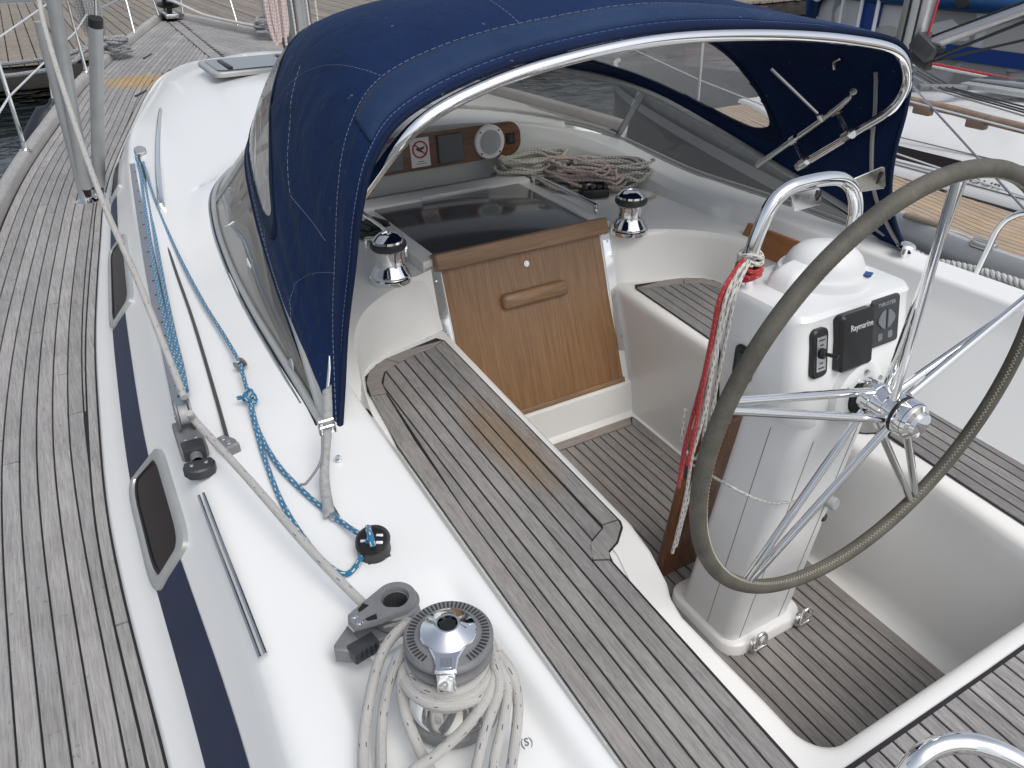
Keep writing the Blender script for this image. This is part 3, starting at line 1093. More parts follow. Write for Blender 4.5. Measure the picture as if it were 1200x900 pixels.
# low starboard side deck behind the coaming (out of sight from here, it closes the boat)
sd_ = MB().grid([[(1.10, y, .47), (1.45, y, .455), (1.74, y, .45), (1.76, y, .50), (1.80, y, .50), (1.80, y, -.3), (1.6, y, -.75)] for y in (-1.1, 0, 1, 2, 3, 4, 4.7)])
sd_.build('deck_moulding', GELC, yacht, True)

# bulwark with teak capping + hull
yy = [-1.1 + (10.62 + 1.1) * i / 70 for i in range(71)]
def nrm(y):
    d = (hb(y + .02) - hb(y - .02)) / .04
    return Vector((1, -d)).normalized()
for sg in (-1, 1):
    Gc, Gh = [], []
    for y in yy:
        if sg > 0 and y < 4.4: continue
        nv = nrm(y)
        prof = [(.0, -.01), (.004, .05), (.012, .062), (.035, .07), (.062, .066), (.075, .052), (.078, .03)]
        row = [(sg * (hb(y) + a * nv.x), y - a * nv.y * -1 * 0 + a * nv.y, zd(y) + b_) for (a, b_) in prof]
        Gc.append(row)
        hull = [(.070, .035), (.06, -.05), (.02, -.4), (-.08, -.9), (-.25, -1.5)]
        Gh.append([(sg * max(.0, hb(y) + a * nv.x), y + a * nv.y * .5, zd(y) + b_) for (a, b_) in hull])
    MB().grid(Gc).build('toe_rail', TEAK_CAP, yacht, True, 60)
    MB().grid(Gh).build('hull', WHITE_PAINT, yacht, True)

# ================================================================ windscreen
def full(T):
    return [(-a, b, c) for (a, b, c) in T] + [(a, b, c) for (a, b, c) in T[::-1][1:]]
foot = spline(full(WS_FOOT), 6)
WS_TOPP = [(a - k, b, c) for (a, b, c), k in zip(WS_TOP, (0, .002, .006, .02, .04, .05, .04, .02, 0, 0))]
top = spline([(-a, b, c) for (a, b, c) in WS_TOPP] + [(a, b, c) for (a, b, c) in WS_TOP[::-1][1:]], 6)
ws = MB()
ws.tube([p + Vector((0, 0, .004)) for p in foot], .011, 8)
ws.tube([p + Vector((p.x * -.012, -.008, -.006)) for p in foot], .008, 8)
ws.tube(top, .013, 8)
for i in (27, 81):       # corner posts
    a, b = foot[i + (1 if i < 54 else -1)], top[i - (0 if i < 54 else 0)]
    d = (b - a)
    side_ = Vector((0, 1, 0)).cross(d).normalized()
    ws.add(*(lambda q: (q, [(0, 1, 2, 3), (4, 7, 6, 5), (0, 4, 5, 1), (3, 2, 6, 7)]))([a + Vector((0, .022, 0)), a - Vector((0, .022, 0)), b - Vector((0, .022, 0)), b + Vector((0, .022, 0)), a + Vector((0, .022, 0)) + side_ * .008, a - Vector((0, .022, 0)) + side_ * .008, b - Vector((0, .022, 0)) + side_ * .008, b + Vector((0, .022, 0)) + side_ * .008]))
wscreen = ws.build('windscreen', ALU_FRAME, yacht, True)
for (i0, i1) in ((1, 27), (28, 42), (42, 66), (66, 80), (81, 107)):
    G = []
    for i in range(i0, i1 + 1):
        G.append([foot[i] * (1 - t) + top[i] * t for t in (.02, .3, .6, .98)])
    MB().grid(G).build('pane', SCREEN, wscreen, True)
# black sealing strip at the foot
MB().tube([p + Vector((p.x * .008, .006 if p.y > 3.4 else 0, -.006)) for p in foot], .007, 6).build('seal', RUBBER, wscreen)
MB().tube([p + Vector((p.x * .018, .006 if p.y > 3.4 else 0, -.004)) for p in foot[2:-2]], .0045, 6).build('edge_trim', STEEL, wscreen)
# small round label on the port pane
pp = foot[5] * .72 + top[5] * .28
MB().lathe([(0, .003), (.02, .003), (.021, 0)], pp + Vector((-.006, 0, 0)), (-1, 0, .15), n=24).build('press_stud', GREY_LIGHT, wscreen)
pp = foot[15] * .72 + top[15] * .28
MB().box(pp + Vector((.01, 0, 0)), (.003, .05, .075), Matrix.Rotation(R(25), 3, 'X')).build('sticker', WHITE_PL, wscreen)

# ================================================================ canvas dodger
CA = [(1.118, 1.615, .862), (1.096, 1.95, .975), (1.064, 2.3, 1.078), (1.03, 2.63, 1.163), (.985, 2.945, 1.238), (.915, 3.14, 1.285), (.80, 3.295, 1.322), (.6, 3.435, 1.358), (.3, 3.545, 1.39), (0, 3.595, 1.405)]
CB = [(1.118, 1.6, 0.85), (1.06, 1.69, 0.97), (1.015, 1.745, 1.1), (0.978, 1.745, 1.25), (0.948, 1.735, 1.3893), (0.897, 1.74, 1.5107), (0.8, 1.748, 1.6), (0.58, 1.76, 1.67), (0.3, 1.775, 1.708), (0, 1.78, 1.723)]
CM = [(1.118, 1.607, 0.856), (1.088, 1.83, 0.99), (1.05, 2.05, 1.12), (1.008, 2.2, 1.27), (0.962, 2.34, 1.444), (0.895, 2.42, 1.598), (0.79, 2.47, 1.712), (0.6, 2.47, 1.767), (0.3, 2.46, 1.794), (0, 2.46, 1.8)]
CBR = [(1.118, 1.6, 0.85), (1.075, 1.68, 0.97), (1.05, 1.73, 1.1), (1.045, 1.75, 1.25), (1.05, 1.75, 1.3893), (1.035, 1.755, 1.5187), (0.95, 1.76, 1.615), (0.72, 1.77, 1.666), (0.37, 1.78, 1.705), (0, 1.78, 1.723)]
CMR = [(1.118, 1.607, 0.856), (1.09, 1.83, 0.99), (1.068, 2.05, 1.12), (1.05, 2.2, 1.27), (1.03, 2.34, 1.4), (0.98, 2.42, 1.495), (0.88, 2.45, 1.57), (0.66, 2.46, 1.65), (0.34, 2.46, 1.74), (0, 2.46, 1.8)]
def full2(Lp, Rp):
    return [(-a, b, c) for (a, b, c) in Lp] + [(a, b, c) for (a, b, c) in Rp[::-1][1:]]
NS, NT = 12, 48
CAP = [(a - k, b, c) for (a, b, c), k in zip(CA, (0, .002, .006, .02, .04, .05, .04, .02, 0, 0))]
A = spline(full2(CAP, CA), NS)
B = spline(full2(CB, CBR), NS)
M = spline(full2(CM, CMR), NS)
NSS = len(A)
dodger = empty('dodger', (0, 2.4, .86))
tag(dodger, 'navy blue canvas sprayhood stretched over a chrome hoop behind the windscreen', 'sprayhood')
def cpt(i, t, off=0.0):
    i0 = max(0, min(NSS - 1, int(i)))
    f = i - i0
    i1 = min(NSS - 1, i0 + 1)
    a = A[i0].lerp(A[i1], f); b = B[i0].lerp(B[i1], f)
    m_ = M[i0].lerp(M[i1], f)
    p = a * ((1 - t) * (1 - 2 * t)) + m_ * (4 * t * (1 - t)) + b * (t * (2 * t - 1))
    s = i / (NSS - 1)
    w_ = math.sin(math.pi * min(1, max(0, s)))
    mid = Vector((0, 2.3, .75))
    outw = Vector((p.x, 0, p.z - .75)).normalized()
    # soft sag folds in the side panels, sleeve of the hoop near the aft edge
    if s < .25 or s > .75:
        p = p + outw * (.006 * math.sin(t * 26 + s * 60) * math.sin(math.pi * t) * w_)
    sl = math.exp(-((t - .955) / .028) ** 2)
    p = p + outw * (.014 * sl * w_ * (1 if s < .55 else .5))
    return p + outw * off
def swin(i):      # the two clear panels, in (i, t)
    return [(NS * 5.3, .25, NS * 2.5, .17), (NSS - 1 - NS * 5.3, .25, NS * 2.5, .17)]
WINS = swin(0)
def inwin(i, t, g=0.0):
    for (ci, ct, ri_, rt) in WINS:
        u = abs(i - ci) / (ri_ + g * NS * 3)
        v = abs(t - ct) / (rt + g)
        if u ** 2.6 + v ** 2.6 < 1: return True
    return False
V = [cpt(i, j / NT) for i in range(NSS) for j in range(NT + 1)]
F, FW = [], []
for i in range(NSS - 1):
    for j in range(NT):
        f = (i * (NT + 1) + j, i * (NT + 1) + j + 1, (i + 1) * (NT + 1) + j + 1, (i + 1) * (NT + 1) + j)
        (FW if inwin(i + .5, (j + .5) / NT) else F).append(f)
cv = mesh('canvas', V, F, NAVY, dodger, True, None, 80)
def solid(o, th):
    m = o.modifiers.new('thickness', 'SOLIDIFY')
    m.thickness = th
    m.offset = 0
solid(cv, .004)
for k, (ci, ct, ri_, rt) in enumerate(WINS):
    ring = [(1.0, 0), (.66, 0), (.33, 0)]
    n = 64
    V, F = [], []
    for q in (1.04, .7, .35):
        for j in range(n):
            a = 2 * math.pi * j / n
            cx, sx = math.cos(a), math.sin(a)
            e = 2 / 2.6
            V.append(cpt(ci + ri_ * q * math.copysign(abs(cx) ** e, cx), ct + rt * q * math.copysign(abs(sx) ** e, sx), .0035))
    V.append(cpt(ci, ct, .0035))
    for r_ in range(2):
        for j in range(n):
            F.append((r_ * n + j, r_ * n + (j + 1) % n, (r_ + 1) * n + (j + 1) % n, (r_ + 1) * n + j))
    for j in range(n):
        F.append((2 * n + j, 2 * n + (j + 1) % n, 3 * n))
    wv = mesh('clear_panel', V, F, VINYL, dodger, True)
    # binding round the panel, both faces
    for off in (.005, -.003):
        V, F = [], []
        for q in (.985, 1.13):
            for j in range(n):
                a = 2 * math.pi * j / n
                cx, sx = math.cos(a), math.sin(a)
                e = 2 / 2.6
                V.append(cpt(ci + ri_ * q * math.copysign(abs(cx) ** e, cx), max(0, ct + rt * (q if q < 1 else 1.09) * math.copysign(abs(sx) ** e, sx)), off))
        F = [(j, (j + 1) % n, n + (j + 1) % n, n + j) for j in range(n)]
        bd = mesh('binding', V, F, NAVY_TRIM, wv, True)
        solid(bd, .001)
# sleeve of the hoop, a strip of paler navy than the canvas
slv = MB().grid([[cpt(i, t, .0035) for t in (.905, .925, .945, .965, .982)] for i in range(int(NS * 5.2), int(NS * 12.8))]).build('hoop_sleeve', NAVY_PALE, dodger, True)
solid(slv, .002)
# zip tape inside the far side panel
MB().tube([cpt(i, .90, -.010) for i in range(int(NS * 13.2), NSS - 6)], .008, 6).build('zip_tape', simple('zip_grey', (.28, .28, .27), .7), dodger)
MB().tube([cpt(NS * 12.9, .80, -.012), cpt(NS * 13.0, .78, -.02), cpt(NS * 13.25, .775, -.02)], .006, 6).build('zip_pull', STEEL, dodger)
# edge bindings
fe = MB()
fe.tube([cpt(i * .5, 0, .001) for i in range((NSS - 1) * 2 + 1)], .006, 8)
fe.build('front_hem', NAVY_TRIM, dodger)
MB().tube([cpt(i * .5, 1, .0) for i in range((NSS - 1) * 2 + 1)], .0085, 8).build('aft_hem', NAVY_TRIM, dodger)
# rows of white stitching
def stitches(path, name='stitching', r=.0007, dash=.009, gap=.005):
    mb = MB()
    P = path
    L = 0
    seg = []
    for a, b in zip(P, P[1:]):
        d = (b - a).length
        n = max(1, int(d / (dash + gap)))
        for k in range(n):
            p = a.lerp(b, k / n); q = a.lerp(b, (k + .68) / n)
            mb.tube([p, q], r, 4, False, False)
    return mb.build(name, STITCH, dodger, False)
for t in (.045, .065):
    stitches([cpt(i, t, .0028) for i in range(3, NSS - 3)])
for t in (.90, .985):
    stitches([cpt(i, t, .0028) for i in range(3, NSS - 3)])
# seams
for (i0, t0, i1, t1) in ((NS * 3.2, .06, NS * 6.0, .90), (NS * 5.2, .60, NS * 3.3, .58), (NS * 3.3, .58, NS * 3.05, .84), (NS * 7.6, .06, NS * 7.6, .9), (NS * 1.2, .08, NS * 2.7, .9), (NS * 2.4, .08, NS * 3.4, .30)):
    stitches([cpt(i0 + (i1 - i0) * k / 20, t0 + (t1 - t0) * k / 20, .0028) for k in range(21)])
MB().prism([(0, 0), (.035, .0), (.042, .13), (.008, .145)], Vector((-1.118, 1.67, .93)), Vector((.25, 1, 0)).normalized() * -1, Vector((.28, .22, .93)).normalized(), Vector((-.93, .15, .33)).normalized(), .0025).build('care_label', WHITE_PL, dodger)
# chrome hoop: across the top, then legs running down and forward to the windscreen
hp = [(-.96, 2.12, 1.12), (-.935, 1.93, 1.30), (-.885, 1.81, 1.44)] + [(-a * .972, b - .012, c - .022) for (a, b, c) in CB[5:]] + [(a * .978, b - .012, c - .022) for (a, b, c) in CBR[5:9][::-1]] + [(1.01, 1.775, 1.40), (1.005, 1.88, 1.31), (.995, 2.12, 1.12)]
hp = [q for k, q in enumerate(hp) if k not in (3,)]
rope('hoop', hp, .0165, CHROME, dodger, 8, 14)
for sg in (-.955, 1):
    rope('bow_leg', [(sg * 1.01, 2.33, 1.085), (sg * .975, 2.05, 1.30), (sg * .935, 1.90, 1.42), (sg * .90, 1.86, 1.455)], .0125, STEEL, dodger, 5, 12)
    for (a, b_) in (((.984, 2.08, 1.15), (.984, 2.15, 1.222)), ((.972, 1.90, 1.29), (.965, 1.965, 1.367))):
        br = MB()
        pa, pb_ = Vector((sg * a[0], a[1], a[2])), Vector((sg * b_[0], b_[1], b_[2]))
        br.tube([pa, pb_], .010, 6)
        d = Vector((sg * -.05, -.26, .2)).normalized()
        br.tube([pa - d * .018, pa + d * .018], .021, 12)
        br.tube([pb_ - d * .018, pb_ + d * .018], .018, 12)
        br.build('bracket', STEEL, dodger)
    br = MB().tube([(sg * .965, 2.02, 1.325), (sg * .94, 2.02, 1.35)], .014, 10)
    br.build('bracket', STEEL, dodger)
    st_ = MB().tube([(sg * .95, 2.02, 1.34), (sg * .80, 2.15, 1.50)], .006, 8).build('strut', ALU, dodger)
    MB().lathe([(0, .016), (.008, .016), (.011, .0), (.009, -.014)], (sg * 1.012, 2.335, 1.08), (sg * -.3, .5, -.8), n=12).build('hinge', STEEL, dodger)
# strap that pulls the port corner down, and its buckle
strap = MB()
sp_ = [(-1.1167, 1.6248, 1.0200), (-1.1560, 1.5164, 0.9850), (-1.2084, 1.4071, 0.9300), (-1.2333, 1.3091, 0.9050)]
P_ = spline(sp_, 8)
Gs = []
for p in P_:
    Gs.append([p + Vector((-.0135, -.006, 0)), p + Vector((.0135, .004, .004))])
strap.grid(Gs)
o = strap.build('strap', simple('webbing_grey', (.30, .31, .31), .8, nscale=80, namp=.2), dodger)
solid(o, .002)
bk_ = MB()
c0 = Vector((-1.1615, 1.5061, 1.0000))
for s_ in (-1, 1):
    bk_.tube([c0 + Vector((s_ * .017, 0, .012)), c0 + Vector((s_ * .017, -.008, -.022))], .003, 6)
for h in (.012, -.005, -.022):
    bk_.tube([c0 + Vector((-.017, -.004, h)), c0 + Vector((.017, -.004, h))], .003, 6)
bk_.build('buckle', STEEL, dodger)
rope('strap_tail', [(-1.1791, 1.4817, 0.9900), (-1.2040, 1.4311, 0.9600), (-1.2470, 1.4052, 0.9350), (-1.2609, 1.4134, 0.9280)], .003, simple('webbing_tail', (.2, .2, .21), .8), dodger, 6, 6)
MB().lathe([(0, .012), (.006, .012), (.009, .008), (.006, .004), (.006, 0)], (-1.1440, 1.5005, 0.9000), (-.6, -.6, .5), n=12).build('stud', CHROME, dodger)
MB().box((-1.2243, 1.3134, 0.9050), (.02, .045, .008), None, .003).build('strap_eye', ALU, dodger)

# ================================================================ steering pedestal
ped = empty('steering_pedestal', (.02, 1.2, 0))
tag(ped, 'white steering pedestal carrying a large wheel, instruments, compass dome and chrome guard', 'pedestal')
def ring_rr(cx, y0, y1, hw, z, r, n=5, cut=1.0):
    w_, h_ = 2 * hw, (y1 - y0)
    r = min(r, w_ / 2 * .98, h_ / 2 * .98)
    return [(cx + a, (y0 + y1) / 2 + b, z) for (a, b) in rrect(w_, h_, r, n)]
def loft(rings, cap0=True, cap1=True):
    n = len(rings[0])
    V = [v for r_ in rings for v in r_]
    F = [(k * n + i, k * n + (i + 1) % n, (k + 1) * n + (i + 1) % n, (k + 1) * n + i) for k in range(len(rings) - 1) for i in range(n)]
    if cap0: F.append(tuple(range(n - 1, -1, -1)))
    if cap1: F.append(tuple((len(rings) - 1) * n + i for i in range(n)))
    return V, F
PCX = .018
fl = MB().add(*loft([ring_rr(PCX, 1.085, 1.40, .165, solez(1.2) - .01, .06), ring_rr(PCX, 1.086, 1.399, .164, .036, .06), ring_rr(PCX, 1.090, 1.395, .160, .042, .058), ring_rr(PCX, 1.115, 1.37, .135, .046, .045)]))
fl.build('base_flange', WHITE_PAINT, ped, True, 50)
def post_y(z): return -.125 * z       # leans aft as it rises
post = MB().add(*loft([ring_rr(PCX - .012 - .012 * z, 1.118 + post_y(z), 1.355 + post_y(z) - .03 * z, .137 - .010 * z, z, .038, 6) for z in (.03, .06, .3, .6, .93)]))
post.build('post', WHITE_PAINT, ped, True, 50)
# panel joints on the post
for kind_ in (0, 1, 2):
    q = []
    for z in (.05, .2, .4, .6, .8, .86):
        ax0 = 1.118 + post_y(z)
        if kind_ == 0: q.append((-.090, ax0 - .0002, z))
        elif kind_ == 1: q.append((.078, ax0 - .0002, z))
        else: q.append((-.1312 - .002 * z, ax0 + .10, z))
    MB().tube(q, .0012, 4).build('panel_joint', GREY_PLASTIC, ped)
HX = PCX - .018
head = MB().add(*loft([ring_rr(HX, 1.055, 1.13, .04, .852, .035), ring_rr(HX, 1.025, 1.18, .105, .872, .05), ring_rr(HX, 1.005, 1.23, .165, .915, .055), ring_rr(HX, 1.0, 1.265, .197, .97, .055), ring_rr(HX, 1.005, 1.29, .203, 1.05, .05), ring_rr(HX, 1.022, 1.30, .203, 1.14, .045), ring_rr(HX, 1.034, 1.302, .202, 1.185, .04), ring_rr(HX, 1.032, 1.305, .201, 1.200, .04), ring_rr(HX, 1.040, 1.298, .194, 1.212, .038), ring_rr(HX, 1.064, 1.275, .175, 1.217, .034)]))
head.build('binnacle', GEL, ped, True, 38)
# compass dome
cx_, cy_ = .03, 1.175
dm = MB()
dm.lathe([(.112, -.002), (.112, .018), (.108, .025), (.098, .027), (.095, .031), (.092, .043), (.083, .062), (.064, .079), (.036, .089), (.0, .092)], (cx_, cy_, 1.215), (0, 0, 1), n=48)
dome = dm.build('compass_cover', WHITE_PL, ped, True, 35)
db = MB()
for zz in (0,):
    db.add(*loft([[(cx_ - .115 + a, cy_ + b, 1.215) for (a, b) in rrect(.085, .095, .025)], [(cx_ - .113 + a, cy_ + b, 1.241) for (a, b) in rrect(.08, .088, .025)], [(cx_ - .10 + a, cy_ + b, 1.262) for (a, b) in rrect(.06, .062, .02)], [(cx_ - .08 + a, cy_ + b, 1.271) for (a, b) in rrect(.03, .05, .012)]]))
db.build('cover_spout', WHITE_PL, dome, True, 40)
MB().box((cx_ + .045, cy_ - .0925, 1.2465), (.026, .018, .003), Matrix.Rotation(R(26), 3, 'Z')).build('badge', simple('badge_blue', (.02, .07, .22), .4), dome)
# instruments on the aft face, slightly proud; the face leans back
IY = lambda z: 1.0055 + (z - 1.05) * .20
def iface(x, z, d=0): return Vector((x, IY(z) - d, z))
IX, IZ = Vector((1, 0, 0)), Vector((0, .20, 1)).normalized()
IN = IX.cross(IZ)
def inst(name, c, w_, h_, r, th, mat, bev=.004, par=None):
    return MB().prism(rrect(w_, h_, r), Vector(c) - IN * .006, IX, IZ, IN, th + .006, bev).build(name, mat, par or ped, True, 40)
c1 = iface(-.030, 1.130)
plot = inst('plotter_cover', c1, .112, .140, .012, .026, BLACK, .006)
text('lettering', 'Raymarine', .0185, c1 + IZ * .034 + IN * .0265 + IX * .010, IX, IZ, simple('print_white', (.75, .76, .76), .5), plot, .0005, (.98, 1.15))
c2 = iface(.086, 1.145)
th = inst('thruster_panel', c2, .100, .120, .010, .010, GREY_DARK, .003)
text('lettering', 'THRUSTER', .013, c2 + IZ * .044 + IN * .0105, IX, IZ, GREY_LIGHT, th, .0004)
for s_ in (-1, 1):
    pl = [(s_ * .004, .024), (s_ * .014, .021), (s_ * .028, .008), (s_ * .031, 0), (s_ * .028, -.008), (s_ * .014, -.021), (s_ * .004, -.024)]
    MB().prism(pl, c2 + IZ * .006 + IN * .0098, IX, IZ, IN, .004, .001).build('button', simple('button_grey', (.16, .175, .19), .5), th)
    MB().prism(rrect(.016, .018, .003), c2 + IZ * -.036 + IX * (.018 * s_) + IN * .0098, IX, IZ, IN, .0012, .0003).build('key', GREY_PLASTIC, th)
c3 = iface(-.138, 1.122)
sw = inst('switch_panel', c3, .052, .120, .016, .012, BLACK, .004)
MB().prism(rrect(.030, .084, .002), c3 + IN * .0122, IX, IZ, IN, .0016, .0004).build('face_plate', ALU, sw)
for k in (.034, .022, -.022, -.034):
    MB().prism(rrect(.02 if abs(k) > .03 else .012, .0035, .0005), c3 + IZ * k + IN * .0138, IX, IZ, IN, .0004).build('print_line', GREY_DARK, sw)
MB().lathe([(.013, 0), (.012, .008), (.009, .01), (.0045, .012), (.0045, .03), (.006, .034), (.005, .038), (0, .039)], c3 + IZ * .002 + IN * .0135, IN + IX * .35 + IZ * -.1, n=16).build('toggle', BLACK, sw)
# black latch on the port face
lt = MB().prism(rrect(.06, .095, .018), Vector((-.200, 1.17, 1.04)), (0, 1, 0), (0, 0, 1), (-1, 0, 0), .012, .004).build('latch_plate', BLACK, ped)
MB().box((-.214, 1.17, 1.04), (.012, .025, .06), None, .004).build('latch', GREY_DARK, lt)
# wheel shaft boss
boss = MB()
boss.lathe([(.0, -.02), (.082, -.02), (.082, .020), (.074, .026), (.055, .028), (.048, .028)], (0, 1.0, .985), (0, -1, .06), n=40)
bs = boss.build('shaft_boss', GEL, ped, True, 40)
for k in range(6):
    a = R(30 + 60 * k)
    MB().lathe([(0, .031), (.006, .031), (.007, .026)], Vector((0, 1.0, .985)) + Vector((math.cos(a) * .066, 0, math.sin(a) * .066)), (0, -1, .06), n=8).build('bolt', STEEL, bs)
MB().lathe([(.044, .02), (.046, .032), (.046, .040), (.040, .044), (.034, .044)], (0, 1.0, .985), (0, -1, .06), n=32).build('rubber_ring', RUBBER, bs)
# brake knob, cap, tie rope
MB().lathe([(.010, 0), (.010, .02), (.018, .022), (.019, .042), (.016, .046), (0, .046)], (.075, 1.06, .575), (.1, -1, .15), n=18).build('brake_knob', GREY_LIGHT, ped)
MB().lathe([(.014, 0), (.014, .012), (.01, .016), (0, .016)], (.105, 1.07, .49), (.25, -1, .1), n=16).build('plug', GREY_DARK, ped)
for px_ in ((875, 752), (932, 716)):
    pass
for (x0, y0) in ((-.05, 1.080), (.15, 1.080)):
    pd = MB().lathe([(0, .014), (.020, .014), (.026, .007), (.026, 0)], (x0, y0 + .006, .02), (0, -1, .3), n=18).build('pad_eye', STEEL, ped)
    MB().tube(spline([(x0 - .015, y0 - .014, .022), (x0 - .020, y0 - .020, .060), (x0 - .012, y0 - .016, .086), (x0 + .012, y0 - .016, .086), (x0 + .020, y0 - .020, .060), (x0 + .015, y0 - .014, .022)], 4), .006, 10).build('shackle', STEEL_POL, pd)
    MB().tube([(x0 - .024, y0 - .019, .03), (x0 + .024, y0 - .019, .03)], .0065, 10).build('pin', STEEL, pd)
# chrome guard
gp = [(-0.1618, 1.2350, 1.1907), (-0.1663, 1.2350, 1.2852), (-0.1446, 1.2350, 1.3678), (-0.1167, 1.2350, 1.4161), (-0.0699, 1.2350, 1.4406), (-0.0088, 1.2350, 1.4449), (0.0618, 1.2350, 1.4419), (0.1133, 1.2350, 1.4296), (0.1565, 1.2350, 1.3992), (0.1850, 1.2350, 1.3484), (0.1903, 1.2350, 1.2910), (0.1836, 1.2350, 1.1745)]
rope('guard', gp, .0175, CHROME, ped, 8, 16)
gm = Vector((-0.0251, 1.2220, 1.4080))
pl_ = MB().prism(rrect(.088, .040, .006), gm, Vector((1, -.06, .06)).normalized(), Vector((-.06, .35, 1)).normalized(), Vector((0, -1, .35)).normalized(), .004, .001).build('instrument_bracket', STEEL, ped)
MB().tube([gm + Vector((.03, -.007, -.004)), gm + Vector((.034, -.010, .008)), gm + Vector((.04, -.007, .018))], .004, 8).build('slot', BLACK, pl_)
gm = Vector((0.1844, 1.2200, 1.4199))
pl_ = MB().prism([(-.045, .012), (.04, .028), (.048, .024), (.05, -.022), (.045, -.027), (-.04, -.022)], gm, Vector((1, -.25, .1)).normalized(), Vector((-.1, .2, 1)).normalized(), Vector((-.1, -1, .15)), .004, .001).build('instrument_bracket', STEEL, ped)
MB().tube([gm + Vector((.024, -.012, -.008)), gm + Vector((.034, -.014, .02))], .003, 8).build('slot', BLACK, pl_)
MB().lathe([(.028, -.004), (.028, .012), (.02, .018)], (-0.1618, 1.2350, 1.1907), (0, 0, 1), n=20).build('guard_foot', STEEL_POL, ped)

# folded cockpit table leaf in front of the pedestal
tb = MB()
rt = Matrix.Rotation(R(7.5), 3, 'X')
tb.box((.0, 1.435, .345), (.235, .035, .66), rt, .008)
tb = tb.build('table_leaf', VARNISH)
tag(tb, 'varnished brown table leaf strapped upright against the forward side of the pedestal', 'table')
for zz in (.52, .62):
    MB().box((-.118, 1.425 - (zz - .345) * .13, zz), (.012, .02, .05), rt, .003).build('hinge', GREY_DARK, tb)
# ================================================================ steering wheel
WC = Vector((0, .918, .997))
WN = Vector((0, -math.cos(.06), -math.sin(.06)))
E1 = Vector((1, 0, 0))
E2 = Vector((0, -math.sin(.06), math.cos(.06)))
RW = .557
N = 144
wheel = MB().tube([WC + (E1 * math.cos(2 * math.pi * k / N) + E2 * math.sin(2 * math.pi * k / N)) * RW for k in range(N)], .0188, 16, True).build('steering_wheel', LEATHER, ped)
wheel['label'] = 'large leather bound steering wheel with paired chrome spokes'
# zigzag stitching on the inner side of the rim
zz = []
for k in range(620):
    a = 2 * math.pi * k / 620
    rad = E1 * math.cos(a) + E2 * math.sin(a)
    ph = R(38 if k % 2 else 16)
    zz.append(WC + rad * (RW - 0.0192 * math.cos(ph)) + WN * 0.0192 * math.sin(ph))
MB().tube(zz, .0011, 4, True).build('stitching', simple('thread_cream', (.42, .41, .33), .8), wheel)
sd_l = MB()
for ang in (90, 162, 234, 306, 18):
    a = R(ang)
    rad = E1 * math.cos(a) + E2 * math.sin(a)
    tan = E2 * math.cos(a) - E1 * math.sin(a)
    for s_ in (-1, 1):
        p0 = WC + rad * .040 + tan * (.022 * s_) + WN * (.012 + .026 * s_)
        p1 = WC + rad * (RW - .012) + tan * (.010 * s_)
        MB().tube([p0, p1], .0102, 12).build('spoke', STEEL_POL, wheel)
hub = MB()
hub.lathe([(.034, -.062), (.034, -.040), (.042, -.038), (.042, -.012), (.0395, -.010), (.0395, -.006), (.042, -.004), (.042, .022), (.0395, .024), (.0395, .028), (.042, .030), (.042, .05)], WC, WN, n=36)
hub.build('hub', CHROME, wheel, True, 30)
MB().lathe([(.045, .049), (.0465, .052), (.0465, .056), (.045, .058)], WC, WN, n=36).build('seal_ring', BLACK, wheel)
MB().lathe([(.045, .058), (.047, .062), (.047, .084), (.044, .092), (.033, .098), (.030, .108), (.016, .112), (0, .112)], WC, WN, n=36).build('cap', CHROME, wheel)

